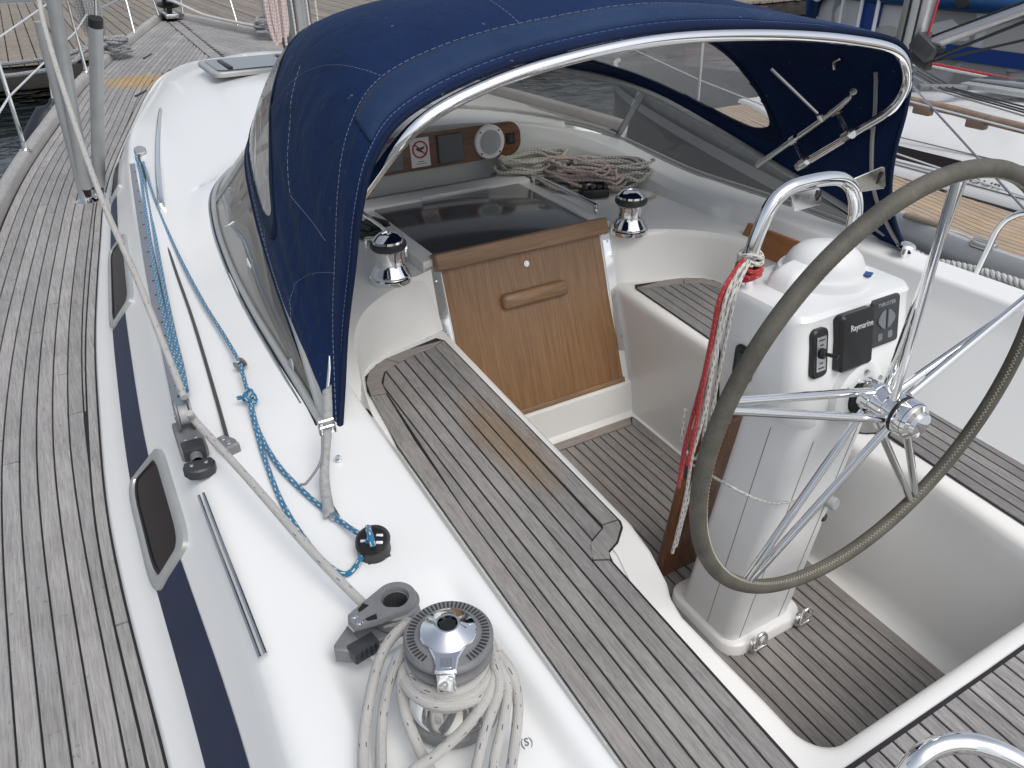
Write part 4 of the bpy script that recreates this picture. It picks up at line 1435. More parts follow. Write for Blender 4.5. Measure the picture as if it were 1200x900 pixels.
# ================================================================ winches
def winch(name, c, k, label, ropewraps=0, st=True, ang=-60, parent_grp='self tailing winches', lift=0.0):
    c = Vector(c)
    wn = empty(name, c)
    tag(wn, label, 'winch', parent_grp)
    Z_ = (0, 0, 1)
    c0_ = c.copy()
    MB().lathe([(.0, 0), (.078 * k, 0), (.080 * k, .004 * k), (.080 * k, .018 * k), (.076 * k, .022 * k), (.0, .022 * k)], c, Z_, n=48).build('base', GREY_PLASTIC if st else CHROME, wn, True, 30)
    MB().lathe([(.0, .022 * k), (.074 * k, .022 * k), (.075 * k, .030 * k), (.072 * k, .036 * k), (.056 * k, .060 * k), (.052 * k, .070 * k), (.0505 * k, .100 * k), (.053 * k, .118 * k + lift), (.060 * k, .126 * k + lift), (.0, .126 * k + lift)], c, Z_, n=56).build('drum', CHROME, wn, True, 30)
    c = c + Vector((0, 0, lift))
    if st:
        MB().lathe([(.05 * k, .126 * k), (.068 * k, .130 * k), (.072 * k, .136 * k), (.072 * k, .140 * k), (.055 * k, .146 * k), (.055 * k, .152 * k), (.066 * k, .156 * k), (.073 * k, .162 * k), (.073 * k, .168 * k), (.069 * k, .1735 * k), (.0, .1735 * k)], c, Z_, n=64).build('self_tailer', GREY_PLASTIC, wn, True, 30)
        for q in range(56):
            a = 2 * math.pi * q / 56
            if abs((math.degrees(a) - ang + 180) % 360 - 180) < 34: continue
            d = Vector((math.cos(a), math.sin(a), 0))
            p = c + Vector((0, 0, .1735 * k))
            mb_ = MB().box(p + d * .0605 * k + Vector((0, 0, .0006)), (.012 * k, .0026 * k, .0022), Matrix.Rotation(a, 3, 'Z'))
            mb_.build('rib', GREY_DARK, wn, False)
        # feeder arm
        d = Vector((math.cos(R(ang)), math.sin(R(ang)), 0)); t = Vector((-d.y, d.x, 0))
        poly = []
        for q in range(0, 25):
            a = R(60 + 240 * q / 24)
            poly.append((math.cos(a) * .046 * k, math.sin(a) * .046 * k))
        poly += [(.030 * k, -.030 * k), (.055 * k, -.019 * k), (.078 * k, -.017 * k), (.081 * k, -.012 * k), (.081 * k, .012 * k), (.078 * k, .017 * k), (.055 * k, .019 * k), (.030 * k, .030 * k)]
        arm = MB().prism(poly, c + Vector((0, 0, .1738 * k)), d, t, Z_, .007 * k, .0025 * k)
        arm.box(c + d * .0765 * k + Vector((0, 0, .155 * k)), (.012 * k, .030 * k, .046 * k), Matrix.Rotation(R(ang), 3, 'Z'), .004 * k)
        ar = arm.build('feeder_arm', CHROME, wn, True, 35)
        fr_ = MB().prism(rrect(.019 * k, .019 * k, .003 * k), c + d * .064 * k + Vector((0, 0, .1809 * k)), d, t, Z_, .0004, .0001)
        fr_.build('size_plate', STEEL, ar)
        text('size_mark', '44', .014 * k, c + d * .064 * k + Vector((0, 0, .1815 * k)), -t * 1.0 if False else t, -d, GREY_PLASTIC, ar, .0003) if k > .9 else None
        MB().lathe([(.044 * k, .1805 * k), (.0445 * k, .183 * k), (.042 * k, .1845 * k), (.022 * k, .1945 * k), (.0195 * k, .1975 * k), (.0165 * k, .1975 * k), (.0155 * k, .194 * k), (.0155 * k, .175 * k)], c, Z_, n=48).build('top_cap', CHROME, wn, True, 28)
        st8 = []
        for q in range(16):
            a = 2 * math.pi * q / 16
            r_ = .0125 * k if q % 2 else .0158 * k
            st8.append((math.cos(a) * r_, math.sin(a) * r_))
        MB().prism(st8, c + Vector((0, 0, .176 * k)), (1, 0, 0), (0, 1, 0), Z_, .0185 * k).build('handle_socket', BLACK, wn, False)
    else:
        MB().lathe([(.0, .126 * k), (.061 * k, .126 * k), (.067 * k, .134 * k), (.067 * k, .146 * k), (.062 * k, .153 * k), (.05 * k, .156 * k), (0, .156 * k)], c, Z_, n=48).build('self_tailer', GREY_DARK, wn, True, 30)
        MB().lathe([(.060 * k, .152 * k), (.058 * k, .162 * k), (.036 * k, .180 * k), (.022 * k, .184 * k), (.019 * k, .184 * k), (.017 * k, .178 * k), (0, .172 * k)], c, Z_, n=40).build('top_cap', CHROME, wn, True, 30)
        d = Vector((math.cos(R(ang)), math.sin(R(ang)), 0))
        arm = MB().box(c + d * .055 * k + Vector((0, 0, .164 * k)), (.05 * k, .026 * k, .008 * k), Matrix.Rotation(R(ang), 3, 'Z'), .003 * k)
        arm.box(c + d * .080 * k + Vector((0, 0, .148 * k)), (.010 * k, .024 * k, .036 * k), Matrix.Rotation(R(ang), 3, 'Z'), .003 * k)
        arm.build('feeder_arm', CHROME, wn, True)
    return wn
WCX, WCY, WCZ = -1.207, .775, .871
winch('sheet_winch', (WCX + .002, WCY, WCZ), .955, 'large chrome winch with grey rope wound and hung on it, on the near coaming', ang=-119, lift=.014)
w2c = Vector((-0.5705, 2.5811, 0.8230))
winch('halyard_winch', w2c, 1.0, 'small chrome winch beside the dodger edge, left of the companionway board', st=False, ang=150)
w3c = Vector((0.4921, 2.5201, 0.8230))
winch('halyard_winch', w3c, 1.0, 'small chrome winch by the coiled ropes, right of the companionway board', st=False, ang=60)

# ================================================================ ropes
# genoa sheet: from forward, down to the lead block, aft to the foot block and round the winch
sheet = empty('genoa_sheet', (-1.4139, 1.9028, 0.9300))
tag(sheet, 'long grey flecked rope led through the lead block, its tail hung on the large winch', 'rope')
rope('standing_part', [(-1.4121, 3.9693, 1.8095), (-1.4445, 3.5511, 1.6648), (-1.4533, 2.9946, 1.4370), (-1.4496, 2.5448, 1.2764), (-1.4332, 2.1938, 1.1716), (-1.4249, 1.9141, 1.0660), (-1.4222, 1.7597, 1.0201)], .0088, R_SHEET, sheet, 8, 12)
rope('working_part', [(-1.4249, 1.6814, 1.0213), (-1.4132, 1.6838, 0.9850), (-1.3627, 1.4324, 0.9750), (-1.3139, 1.1810, 0.9580), (-1.2691, 1.0126, 0.9350), (-1.2533, 0.9875, 0.9300)], .0088, R_SHEET, sheet, 8, 12)
rw = .0088
hel = []
for i in range(110):
    a = R(150) + i / 109 * 2 * math.pi * 3.1
    z_ = WCZ + .080 + .0175 * (i / 109 * 2 * math.pi * 3.1) / (2 * math.pi)
    hel.append((WCX + math.cos(a) * .0605, WCY + math.sin(a) * .0605, z_))
MB().tube(hel, rw, 12).build('turns', R_SHEET, sheet)
for k_, (zz_, rr2, tl) in enumerate(((.118, .070, .010), (.104, .074, -.006))):
    MB().tube([(WCX + math.cos(R(a)) * rr2, WCY + math.sin(R(a)) * rr2, WCZ + zz_ + tl * math.sin(R(a + 60))) for a in range(0, 360, 12)], rw * 1.1, 12, True).build('turns', R_SHEET, sheet)
rope('lead_in', [(-1.2496, 0.9495, 0.9250), (-1.2267, 0.9315, 0.9400), (-1.2174, 0.8916, 0.9520), (WCX - .045, WCY + .045, WCZ + .085)], rw, R_SHEET, sheet, 8, 12)
LOOPS = []
def loop(pts):
    LOOPS.append([Vector(q) for q in pts])
loop([(-1.2114, 0.8459, 1.0150), (-1.2556, 0.8465, 1.0200), (-1.2955, 0.8387, 0.9900), (-1.3287, 0.8159, 0.9400), (-1.3585, 0.7695, 0.9220), (-1.3812, 0.7155, 0.9150), (-1.4028, 0.6439, 0.9200)])
loop([(-1.2346, 0.8221, 1.0100), (-1.2717, 0.8110, 1.0100), (-1.2993, 0.8038, 0.9650), (-1.3250, 0.7814, 0.9150), (-1.3543, 0.7148, 0.9050), (-1.3742, 0.6479, 0.9100)])
loop([(-1.2448, 0.8145, 1.0000), (-1.2792, 0.7921, 0.9850), (-1.2913, 0.7668, 0.9400), (-1.2918, 0.7269, 0.9050), (-1.2915, 0.6759, 0.8970), (-1.2956, 0.6230, 0.9000)])
loop([(-1.3240, 0.6797, 0.9030), (-1.2761, 0.6845, 0.9180), (-1.2270, 0.6851, 0.9450), (-1.1843, 0.6945, 0.9750), (-1.1554, 0.7188, 0.9950), (-1.1422, 0.7536, 1.0000)])
loop([(-1.1534, 0.7222, 1.0000), (-1.1614, 0.6951, 0.9850), (-1.1915, 0.6776, 0.9450), (-1.2193, 0.6555, 0.9100), (-1.2514, 0.6117, 0.9000)])
loop([(-1.1453, 0.7286, 0.9980), (-1.1476, 0.6959, 0.9750), (-1.1680, 0.6720, 0.9350), (-1.2012, 0.6406, 0.9050), (-1.2361, 0.5879, 0.9000)])
loop([(-1.1381, 0.7415, 1.0000), (-1.1328, 0.7054, 0.9850), (-1.1353, 0.6835, 0.9400), (-1.1566, 0.6556, 0.9050), (-1.1933, 0.6080, 0.9000), (-1.2239, 0.5594, 0.9100)])
# join the hanging parts into bights lying on the coaming
def join(i, j, drop=.07, a_end=-1, b_end=-1):
    A_, B_ = list(LOOPS[i]), list(LOOPS[j])
    if b_end == 0: B_ = B_[::-1]
    e1, e2 = A_[-1], B_[-1]
    m_ = (e1 + e2) / 2 + Vector((-.3, -.95, 0)) * drop
    rope('loop', A_ + [m_] + B_[::-1], rw, R_SHEET, sheet, 8, 12)
join(0, 1)
join(2, 3, .05, -1, 0)
join(4, 5)
rope('loop', LOOPS[6] + [LOOPS[6][-1] + Vector((-.05, -.06, -.01)), LOOPS[6][-1] + Vector((-.12, -.07, -.012))], rw, R_SHEET, sheet, 8, 12)
# lead block on its car, track, end stop
car = empty('lead_car', (-1.4386, 1.7537, 0.8955))
tag(car, 'grey sheet lead block on its sliding car at the end of the deck track', 'block')
cdir = (Vector((-1.4332, 1.6396, 0.8948)) - Vector((-1.4264, 1.9329, 0.8966))).normalized()
cup = Vector((.03, 0, 1)).normalized()
crt = cdir.cross(cup).normalized()
rc = Matrix((crt, cdir, cup)).transposed()
c_ = Vector((-1.4348, 1.7428, 0.9135))
MB().box(c_, (.062, .145, .030), rc, .006).build('car', GREY_PLASTIC, car)
MB().box(c_ + cdir * .055 + cup * .004, (.05, .045, .034), rc, .004).build('car_end', GREY_DARK, car)
bc = c_ - cdir * .035 + cup * .052
MB().lathe([(.026, -.011), (.024, -.004), (.024, .004), (.026, .011)], bc, crt, n=28).build('sheave', GREY_LIGHT, car)
for s_ in (-1, 1):
    MB().prism([(math.cos(R(a)) * .035, math.sin(R(a)) * .041) for a in range(0, 360, 15)], bc + crt * (.013 * s_ if s_ > 0 else -.019), cdir, cup, crt, .006, .002).build('cheek', GREY_PLASTIC, car)
MB().lathe([(0, .022), (.008, .022), (.01, .018)], bc, crt, n=12).build('axle', STEEL, car)
for s_ in (-1, 1):
    MB().lathe([(0, .003), (.004, .002), (.005, 0)], c_ + cup * .015 + cdir * .02 + crt * (.012 * s_), cup, n=10).build('screw', STEEL, car)
stp = c_ + cdir * .105
MB().lathe([(.014, -.02), (.014, .02)], stp - cdir * .02, cdir, n=16).build('plunger', GREY_PLASTIC, car)
MB().prism([(-.036, .0), (-.03, .02), (.03, .02), (.036, .0), (.026, -.022), (.008, -.03), (-.012, -.03), (-.03, -.018)], stp + cdir * .018 - cup * .016, crt, -cdir, cup, .024, .004).build('end_stop', GREY_DARK, car)
for s_ in (-1, 1):
    MB().lathe([(0, .003), (.004, .002), (.005, 0)], stp + cdir * .018 + cup * .008 + crt * (.016 * s_), cup, n=10).build('screw', STEEL, car)
# track on the cabin edge, with its holes
tp = spline([(-1.2043, 4.4393, 0.9196), (-1.2853, 3.6040, 0.9146), (-1.3575, 2.8149, 0.9099), (-1.3986, 2.2658, 0.9066), (-1.4252, 1.9179, 0.9045), (-1.4390, 1.7006, 0.9032)], 10)
Gt = []
for i, p in enumerate(tp):
    d = (tp[min(i + 1, len(tp) - 1)] - tp[max(0, i - 1)]).normalized()
    n_ = d.cross(Vector((0, 0, 1))).normalized()
    Gt.append([p + n_ * .021 - Vector((0, 0, .02)), p + n_ * .021, p + n_ * .018 + Vector((0, 0, .003)), p - n_ * .018 + Vector((0, 0, .003)), p - n_ * .021, p - n_ * .021 - Vector((0, 0, .02))])
trk = MB().grid(Gt).build('sheet_track', ALU, yacht, True, 30)
for i in range(2, len(tp) - 2, 2):
    MB().lathe([(0, .0008), (.0045, .0008), (.0055, 0)], tp[i] + Vector((0, 0, .0035)), (0, 0, 1), n=10).build('track_hole', GREY_DARK, trk)
# short stainless strip aft
sp2 = [(-1.4598, 1.5278, 0.9002), (-1.4596, 1.3654, 0.8992), (-1.4582, 1.1680, 0.8980), (-1.4576, 1.0181, 0.8971)]
ss = MB().tube([Vector(p) for p in spline(sp2, 4)], .0035, 8)
ss.tube([Vector(p) + Vector((.0105, .002, .001)) for p in spline(sp2, 4)], .0035, 8)
ss.build('steel_strip', STEEL, yacht)
# blue control line: two parts along the track, a single part to the small block, knot, two parts to the cam block
blue = empty('control_line', (-1.1669, 4.4865, 0.9119))
tag(blue, 'blue flecked control line knotted beside the windscreen and led to the black cam block', 'rope')
for off in (0, 7):
    pass
rope('line', [(-1.1852, 4.4143, 0.9615), (-1.2070, 4.1659, 0.9300), (-1.2705, 3.5814, 0.9185), (-1.3408, 2.8809, 0.9143), (-1.3822, 2.3730, 0.9112), (-1.3962, 2.1356, 0.9118), (-1.4110, 1.9462, 0.9267)], .0075, R_BLUE, blue, 8, 10)
rope('line', [(-1.1938, 4.3427, 0.9661), (-1.1970, 4.1516, 0.9319), (-1.2517, 3.5698, 0.9184), (-1.3224, 2.8697, 0.9142), (-1.3666, 2.3768, 0.9113), (-1.3858, 2.1294, 0.9118), (-1.4019, 1.9605, 0.9268)], .0075, R_BLUE, blue, 8, 10)
rope('line', [(-1.1721, 4.2785, 0.9607), (-1.2099, 3.7482, 0.9375), (-1.2377, 3.0805, 0.9235), (-1.2457, 2.5550, 0.9203), (-1.2412, 2.2529, 0.9205), (-1.2422, 2.0614, 0.9274)], .0055, R_BLUE, blue, 8, 10)
rope('line', [(-1.2456, 2.0140, 0.9321), (-1.2544, 1.9434, 0.9267), (-1.2637, 1.8618, 0.9242)], .0055, R_BLUE, blue, 8, 10)
kn = Vector((-1.2637, 1.8485, 0.9181))
kp = []
for i in range(26):
    a = i / 25 * 4.6 * math.pi
    kp.append(kn + Vector((math.cos(a) * (.011 + .003 * math.sin(a * .7)), math.sin(a) * .013 - .022 * (i / 25) + .012, .010 * math.sin(a * 1.5) + .004)))
kp.append(kn + Vector((-.03, .012, .004)))
MB().tube(kp, .0055, 10).build('knot', R_BLUE, blue)
rope('line', [(-1.2660, 1.8332, 0.9140), (-1.2810, 1.7032, 0.9072), (-1.2775, 1.5431, 0.9043), (-1.2521, 1.4050, 0.9014), (-1.2228, 1.2905, 0.9047), (-1.2020, 1.1940, 0.9222)], .0058, R_BLUE, blue, 8, 10)
rope('line', [(-1.2705, 1.8228, 0.9159), (-1.2831, 1.7295, 0.9054), (-1.2984, 1.5777, 0.9025), (-1.3074, 1.4122, 0.9005), (-1.3002, 1.2756, 0.8997), (-1.2847, 1.1809, 0.8991), (-1.2629, 1.1330, 0.8988), (-1.2346, 1.1422, 0.9019), (-1.2112, 1.1571, 0.9169), (-1.1966, 1.1596, 0.9420)], .0058, R_BLUE, blue, 8, 10)
rope('line', [(-1.2013, 1.1280, 0.9468), (-1.1984, 1.1459, 0.9579), (-1.1886, 1.1896, 0.9421)], .0062, R_BLUE, blue, 6, 10)
# small block above the knot
smb = empty('small_block', (-1.2355, 2.0755, 0.9075))
tag(smb, 'small grey block on the blue line beside the windscreen foot', 'block')
c_ = Vector((-1.2422, 2.0382, 0.9192))
ax = Vector((.9, .3, .3)).normalized()
MB().lathe([(.0, -.007), (.011, -.007), (.009, 0), (.011, .007), (0, .007)], c_, ax, n=20).build('sheave', GREY_DARK, smb)
for s_ in (-1, 1):
    MB().lathe([(0, .0045), (.013, .004), (.016, 0), (.013, -.003), (0, -.003)], c_ + ax * .0105 * s_ + Vector((0, .006, 0)), ax * s_, n=20).build('cheek', GREY_PLASTIC, smb)
# cam block
cb = empty('cam_block', (-1.1816, 1.1936, 0.8922))
tag(cb, 'black cam block with white pins holding the end of the blue line', 'block')
c_ = Vector((-1.1872, 1.1690, 0.9120))
MB().lathe([(0, 0), (.030, 0), (.034, .006), (.034, .034), (.029, .042), (.015, .045), (0, .045)], c_ - Vector((0, 0, .02)), (-.12, -.15, 1), n=28).build('body', BLACK, cb, True, 30)
MB().lathe([(.02, .0), (.0345, .004), (.0355, .008), (.0345, .012), (.02, .016)], c_ + Vector((0, 0, .006)), (-.12, -.15, 1), n=28).build('sheave', GREY_DARK, cb)
for (dx, dy) in ((-.02, -.004), (.012, -.008), (.004, -.026)):
    MB().box(c_ + Vector((dx, dy, .0235 - dx * -.1)), (.014, .006, .004), Matrix.Rotation(R(-30), 3, 'Z'), .0012).build('pin', WHITE_PL, cb)
MB().box(c_ + Vector((.0, 0, -.022)), (.05, .06, .006), None, .002).build('base_plate', STEEL, cb)
rope('tail', [(-1.1811, 4.3563, 0.9611), (-1.1884, 4.1979, 0.9402), (-1.2182, 3.8912, 0.9203), (-1.2505, 3.5131, 0.9161)], .006, R_BLACK, blue, 8, 8)
# black line and its fairlead
rope('line', [(-1.1721, 4.2785, 0.9607), (-1.2002, 3.9247, 0.9285), (-1.2636, 3.0373, 0.9092), (-1.2971, 2.4578, 0.9057), (-1.3326, 1.9794, 0.9029), (-1.3545, 1.7173, 0.9073)], .005, R_BLACK, None, 8, 8)
o = bpy.data.objects[-1] if False else [q for q in sc.collection.objects if q.name.startswith('line') and q.parent is None][0]
o.name = 'thin_line'
tag(o, 'thin black line running aft along the cabin top between the blue ones', 'rope')
fl_ = empty('fairlead', (-1.3609, 1.6992, 0.8952))
tag(fl_, 'small grey fairlead at the after end of the black line', 'fairlead')
c_ = Vector((-1.3627, 1.6809, 0.9071))
MB().prism([(-.018, -.03), (.018, -.03), (.022, 0), (.012, .032), (-.012, .032), (-.022, 0)], c_ - Vector((0, 0, .012)), Vector((.95, .3, 0)), Vector((-.3, .95, 0)), (0, 0, 1), .026, .005).build('body', GREY_PLASTIC, fl_)
MB().lathe([(0, .003), (.006, .002), (.007, 0)], c_ + Vector((-.004, .012, .014)), (0, 0, 1), n=10).build('screw', STEEL, fl_)
MB().lathe([(0, .003), (.006, .002), (.007, 0)], c_ + Vector((.004, -.012, .014)), (0, 0, 1), n=10).build('screw', STEEL, fl_)
# turning block at the forward end of the track
tbk = empty('turning_block', (-1.1396, 4.7433, 0.9135))
tag(tbk, 'dark turning block with a metal cap at the forward end of the track', 'block')
c_ = Vector((-1.1524, 4.5384, 0.9422))
MB().lathe([(0, .014), (.026, .014), (.03, .010), (.03, -.010), (.026, -.014), (0, -.014)], c_ + Vector((0, 0, .012)), (0, -.5, .85), n=24).build('cap', ALU, tbk)
MB().lathe([(.02, -.012), (.024, 0), (.02, .012)], c_ - Vector((0, .012, .008)), (0, -.5, .85), n=20).build('sheave', BLACK, tbk)
MB().lathe([(.014, -.03), (.014, .02)], c_ + Vector((0, .004, -.01)), (0, 0, 1), n=14).build('stem', GREY_DARK, tbk)
# foot block
fb = empty('foot_block', (-1.2061, 1.0324, 0.8850))
tag(fb, 'grey foot block with a round hollow sheave leading the sheet to the large winch', 'block')
f0 = Vector((-1.2216, 0.9662, 0.9580)); f1 = Vector((-1.2931, 0.9543, 0.9580))
fx = (f1 - f0); fx.z = 0; FL = fx.length; fx.normalize()
fy = Vector((-fx.y, fx.x, 0))
po = []
for q in range(0, 19):
    a = R(70 + 220 * q / 18)
    po.append((math.cos(a) * .038, math.sin(a) * .038))
po += [(FL * .75, -.026), (FL + .012, -.018), (FL + .018, -.006), (FL + .016, .014), (FL * .75, .026)]
lower = MB().prism(po, f0 - Vector((0, 0, .052)), fx, fy, (0, 0, 1), .012, .003)
fbo = lower.build('lower_cheek', GREY_PLASTIC, fb, True, 30)
up = MB()
# upper cheek with a round opening and two slots, as a ring of quads
n = len(po)
inner = []
for i in range(n):
    a = math.atan2(po[i][1], po[i][0])
    rr_ = .0235
    inner.append((math.cos(a) * rr_, math.sin(a) * rr_))
def fpt(p, z): return f0 + fx * p[0] + fy * p[1] + Vector((0, 0, z))
Vv = [fpt(p, -.004) for p in po] + [fpt(p, .004) for p in po] + [fpt((p[0] * .985, p[1] * .97), .007) for p in po] + [fpt((p[0] * 1.08, p[1] * 1.08), .007) for p in inner] + [fpt(p, .003) for p in inner] + [fpt(p, -.02) for p in inner]
Ff = []
for k in range(5):
    for i in range(n):
        Ff.append((k * n + i, k * n + (i + 1) % n, (k + 1) * n + (i + 1) % n, (k + 1) * n + i))
up.add(Vv, Ff)
up.build('upper_cheek', GREY_PLASTIC, fb, True, 30)
MB().lathe([(.040, -.040), (.043, -.036), (.036, -.022), (.036, -.018), (.043, -.006), (.040, -.003), (.022, -.003), (.0215, -.04)], f0, (0, 0, 1), n=40).build('sheave', GREY_PLASTIC, fb, True, 30)
MB().lathe([(.0225, -.003), (.019, -.012), (.0185, -.035), (0, -.036)], f0, (0, 0, 1), n=16).build('bore', GREY_DARK, fb, True, 20)
for s_ in (-1, 1):
    MB().prism([(.045, s_ * .012), (.06, s_ * .010), (FL - .006, s_ * .0095), (FL - .008, s_ * .017), (.05, s_ * .024)], f0 + Vector((0, 0, .0072)), fx, fy, (0, 0, 1), .0004).build('slot', BLACK, fb, False)
    MB().lathe([(0, .002), (.006, .002), (.0075, 0)], fpt((FL + .004, s_ * .009 + .0), .0072), (0, 0, 1), n=14).build('rivet', STEEL, fb)
MB().box(fpt((FL + .012, .028), -.036), (.05, .03, .026), Matrix((fx, fy, Vector((0, 0, 1)))).transposed(), .004).build('lock_jaw', GREY_DARK, fb)
for q in range(5):
    MB().box(fpt((FL - .006 + q * .009, .044), -.03), (.004, .006, .02), Matrix((fx, fy, Vector((0, 0, 1)))).transposed(), .001).build('tooth', GREY_DARK, fb)
MB().prism([(FL + .01, -.03), (FL + .05, -.006), (FL + .055, .004), (FL + .03, .03), (FL + .01, .03)], f0 - Vector((0, 0, .058)), fx, fy, (0, 0, 1), .03, .003).build('lock_lever', GREY_PLASTIC, fb)
MB().box(f0 + fx * FL * .4 - Vector((0, 0, .062)), (FL * 1.3, .075, .02), Matrix((fx, fy, Vector((0, 0, 1)))).transposed(), .006).build('pad', GEL, fb)
# (S) mark beside the winch
text('moulded_mark', '(S)', .019, (-1.1414, 0.6477, 0.8930), Vector((.95, -.3, 0)), Vector((.3, .95, 0)), GREY_PLASTIC, yacht, .001)
# coiled lines tied to the pedestal guard
bun = empty('line_bundle', (-0.1663, 1.2350, 1.2852))
tag(bun, 'bundle of red and white lines tied round the guard and hanging beside the pedestal', 'rope')
g0 = Vector((-0.1649, 1.2350, 1.2784))
for (k, mt, zz_, rr_) in ((0, R_WHITE, .018, .026), (1, R_WHITE, .006, .027), (2, R_RED, -.012, .028), (3, R_RED, -.024, .029), (4, R_RED, -.034, .028)):
    MB().tube([g0 + Vector((math.cos(R(a)) * rr_, math.sin(R(a)) * rr_, zz_ + .006 * math.sin(R(a * 2 + 60 * k)))) for a in range(0, 360, 20)], .0058, 8, True).build('turn', mt, bun)
def hang(pts, mt, r=.0052):
    rope('hanging_line', pts, r, mt, bun, 8, 8)
hang([(-0.2243, 1.2000, 1.3096), (-0.2771, 1.1900, 1.2574), (-0.2843, 1.2000, 1.1336), (-0.2866, 1.2200, 0.9813), (-0.2911, 1.2400, 0.8150), (-0.2865, 1.2500, 0.6650)], R_RED)
hang([(-0.2333, 1.2000, 1.3010), (-0.3028, 1.1800, 1.2460), (-0.3048, 1.1900, 1.1208), (-0.2987, 1.2100, 0.9653), (-0.3064, 1.2300, 0.7992), (-0.3016, 1.2400, 0.6454)], R_RED)
hang([(-0.2179, 1.2000, 1.3040), (-0.2678, 1.1800, 1.2696), (-0.2761, 1.1900, 1.1585), (-0.2714, 1.2100, 1.0065), (-0.2684, 1.2300, 0.8399), (-0.2666, 1.2400, 0.7219), (-0.2599, 1.2500, 0.5787), (-0.2631, 1.2700, 0.3608)], R_WHITE)
hang([(-0.2102, 1.2000, 1.2918), (-0.2780, 1.1700, 1.2440), (-0.2900, 1.1800, 1.1213), (-0.2784, 1.2000, 0.9388), (-0.2534, 1.2200, 0.7579), (-0.2511, 1.2500, 0.5595), (-0.2527, 1.2700, 0.3830)], R_WHITE)
hang([(-0.2063, 1.2000, 1.2994), (-0.2663, 1.1700, 1.2518), (-0.2657, 1.1800, 1.1375), (-0.2540, 1.2000, 0.9814), (-0.2434, 1.2200, 0.8097), (-0.2519, 1.2400, 0.7249), (-0.2958, 1.2500, 0.7831), (-0.3114, 1.2400, 0.9021)], R_WHITE)
hang([(-0.2372, 1.2000, 1.2934), (-0.2971, 1.1700, 1.2336), (-0.2973, 1.1800, 1.1003), (-0.2936, 1.1900, 0.9239), (-0.2950, 1.2100, 0.7798)], R_WHITE)
hang([(-0.2513, 1.2000, 1.2839), (-0.3053, 1.1800, 1.2144), (-0.3057, 1.1900, 1.0747), (-0.3081, 1.2000, 0.8714), (-0.3074, 1.2100, 0.7428)], R_RED)
# thin cord round the pedestal and black cable
cord = []
rope('lashing_cord', [(-0.2171, 1.2800, 0.6624), (-0.2858, 1.1300, 0.7451), (-0.3025, 1.0500, 0.7734), (-0.2142, 1.0380, 0.7066), (-0.1314, 1.0350, 0.6621), (-0.0258, 1.0400, 0.6429), (0.1330, 1.0600, 0.6388), (0.3218, 1.1500, 0.5533)], .0035, R_WHITE, None, 8, 8)
o = [q for q in sc.collection.objects if q.name == 'lashing_cord'][0]
tag(o, 'thin white cord lashed round the pedestal post', 'cord')
rope('cable', [(-0.1315, 1.3200, 1.0009), (-0.1037, 1.3400, 0.8897), (-0.0659, 1.3600, 0.7528), (-0.0705, 1.3600, 0.6793)], .004, BLACK, ped, 6, 8)

# rope hanks on the shelf by the starboard winch
def hank(name, c, ax, w_, h_, n, mat, label, seed, r=.0092, zt=.825):
    rr_ = random.Random(seed)
    c = Vector(c); ax = Vector(ax).normalized(); ay = Vector((-ax.y, ax.x, 0))
    hk = empty(name, (c.x, c.y, zt))
    tag(hk, label, 'rope', 'rope hanks on the shelf')
    for k in range(n):
        ww = w_ * rr_.uniform(.75, 1.08); hh = h_ * rr_.uniform(.5, 1.1)
        ox, oy = rr_.uniform(-.025, .025), rr_.uniform(-.02, .02)
        lay = r + (k / n) * .11
        tw = rr_.uniform(-.35, .35)
        pts = []
        for i in range(14):
            a = 2 * math.pi * i / 14 + rr_.uniform(-.12, .12)
            e = .8
            u = math.copysign(abs(math.cos(a)) ** e, math.cos(a)) * ww / 2 + ox
            v = math.copysign(abs(math.sin(a)) ** 1.3, math.sin(a)) * hh / 2 + oy
            u, v = u * math.cos(tw) - v * math.sin(tw), u * math.sin(tw) + v * math.cos(tw)
            pts.append(c + ax * u + ay * v + Vector((0, 0, lay + rr_.uniform(-.01, .022) - c.z + zt)))
        rope('loop', pts, r, mat, hk, 5, 8, True)
    # frapping turns round the middle
    for k in range(5):
        o_ = (k - 2) * .013
        pts = [c + ax * (o_ + .004 * math.sin(a)) + ay * math.cos(a) * h_ * .34 + Vector((0, 0, zt - c.z + .030 + .034 * math.sin(a))) for a in [R(q) for q in range(0, 360, 24)]]
        rope('frapping', pts, r, mat, hk, 3, 8, True)
    return hk
hank('rope_hank', (.56, 3.38, .84), (1, -.3, 0), .40, .23, 13, R_OLIVE, 'olive and white rope hank next to the round speaker', 3)
hank('rope_hank', (.66, 3.12, .85), (.5, -.85, 0), .38, .19, 12, R_PINK, 'red flecked rope hank in the middle of the three on the shelf', 5, .0075, .835)
hank('rope_hank', (.80, 3.10, .84), (.75, -.65, 0), .42, .20, 13, R_GREYBLK, 'black and white rope hank nearest the windscreen side', 8)
rope('stray_end', [(1.0625, 3.2861, 0.8600), (1.1323, 3.1928, 0.8400), (1.0547, 3.0124, 0.8300), (0.8998, 2.8479, 0.8300), (0.7986, 2.8046, 0.8300)], .006, R_GREYBLK, [q for q in sc.collection.objects if q.name.startswith('rope_hank') and 'black and white' in q['label']][0], 8, 8)
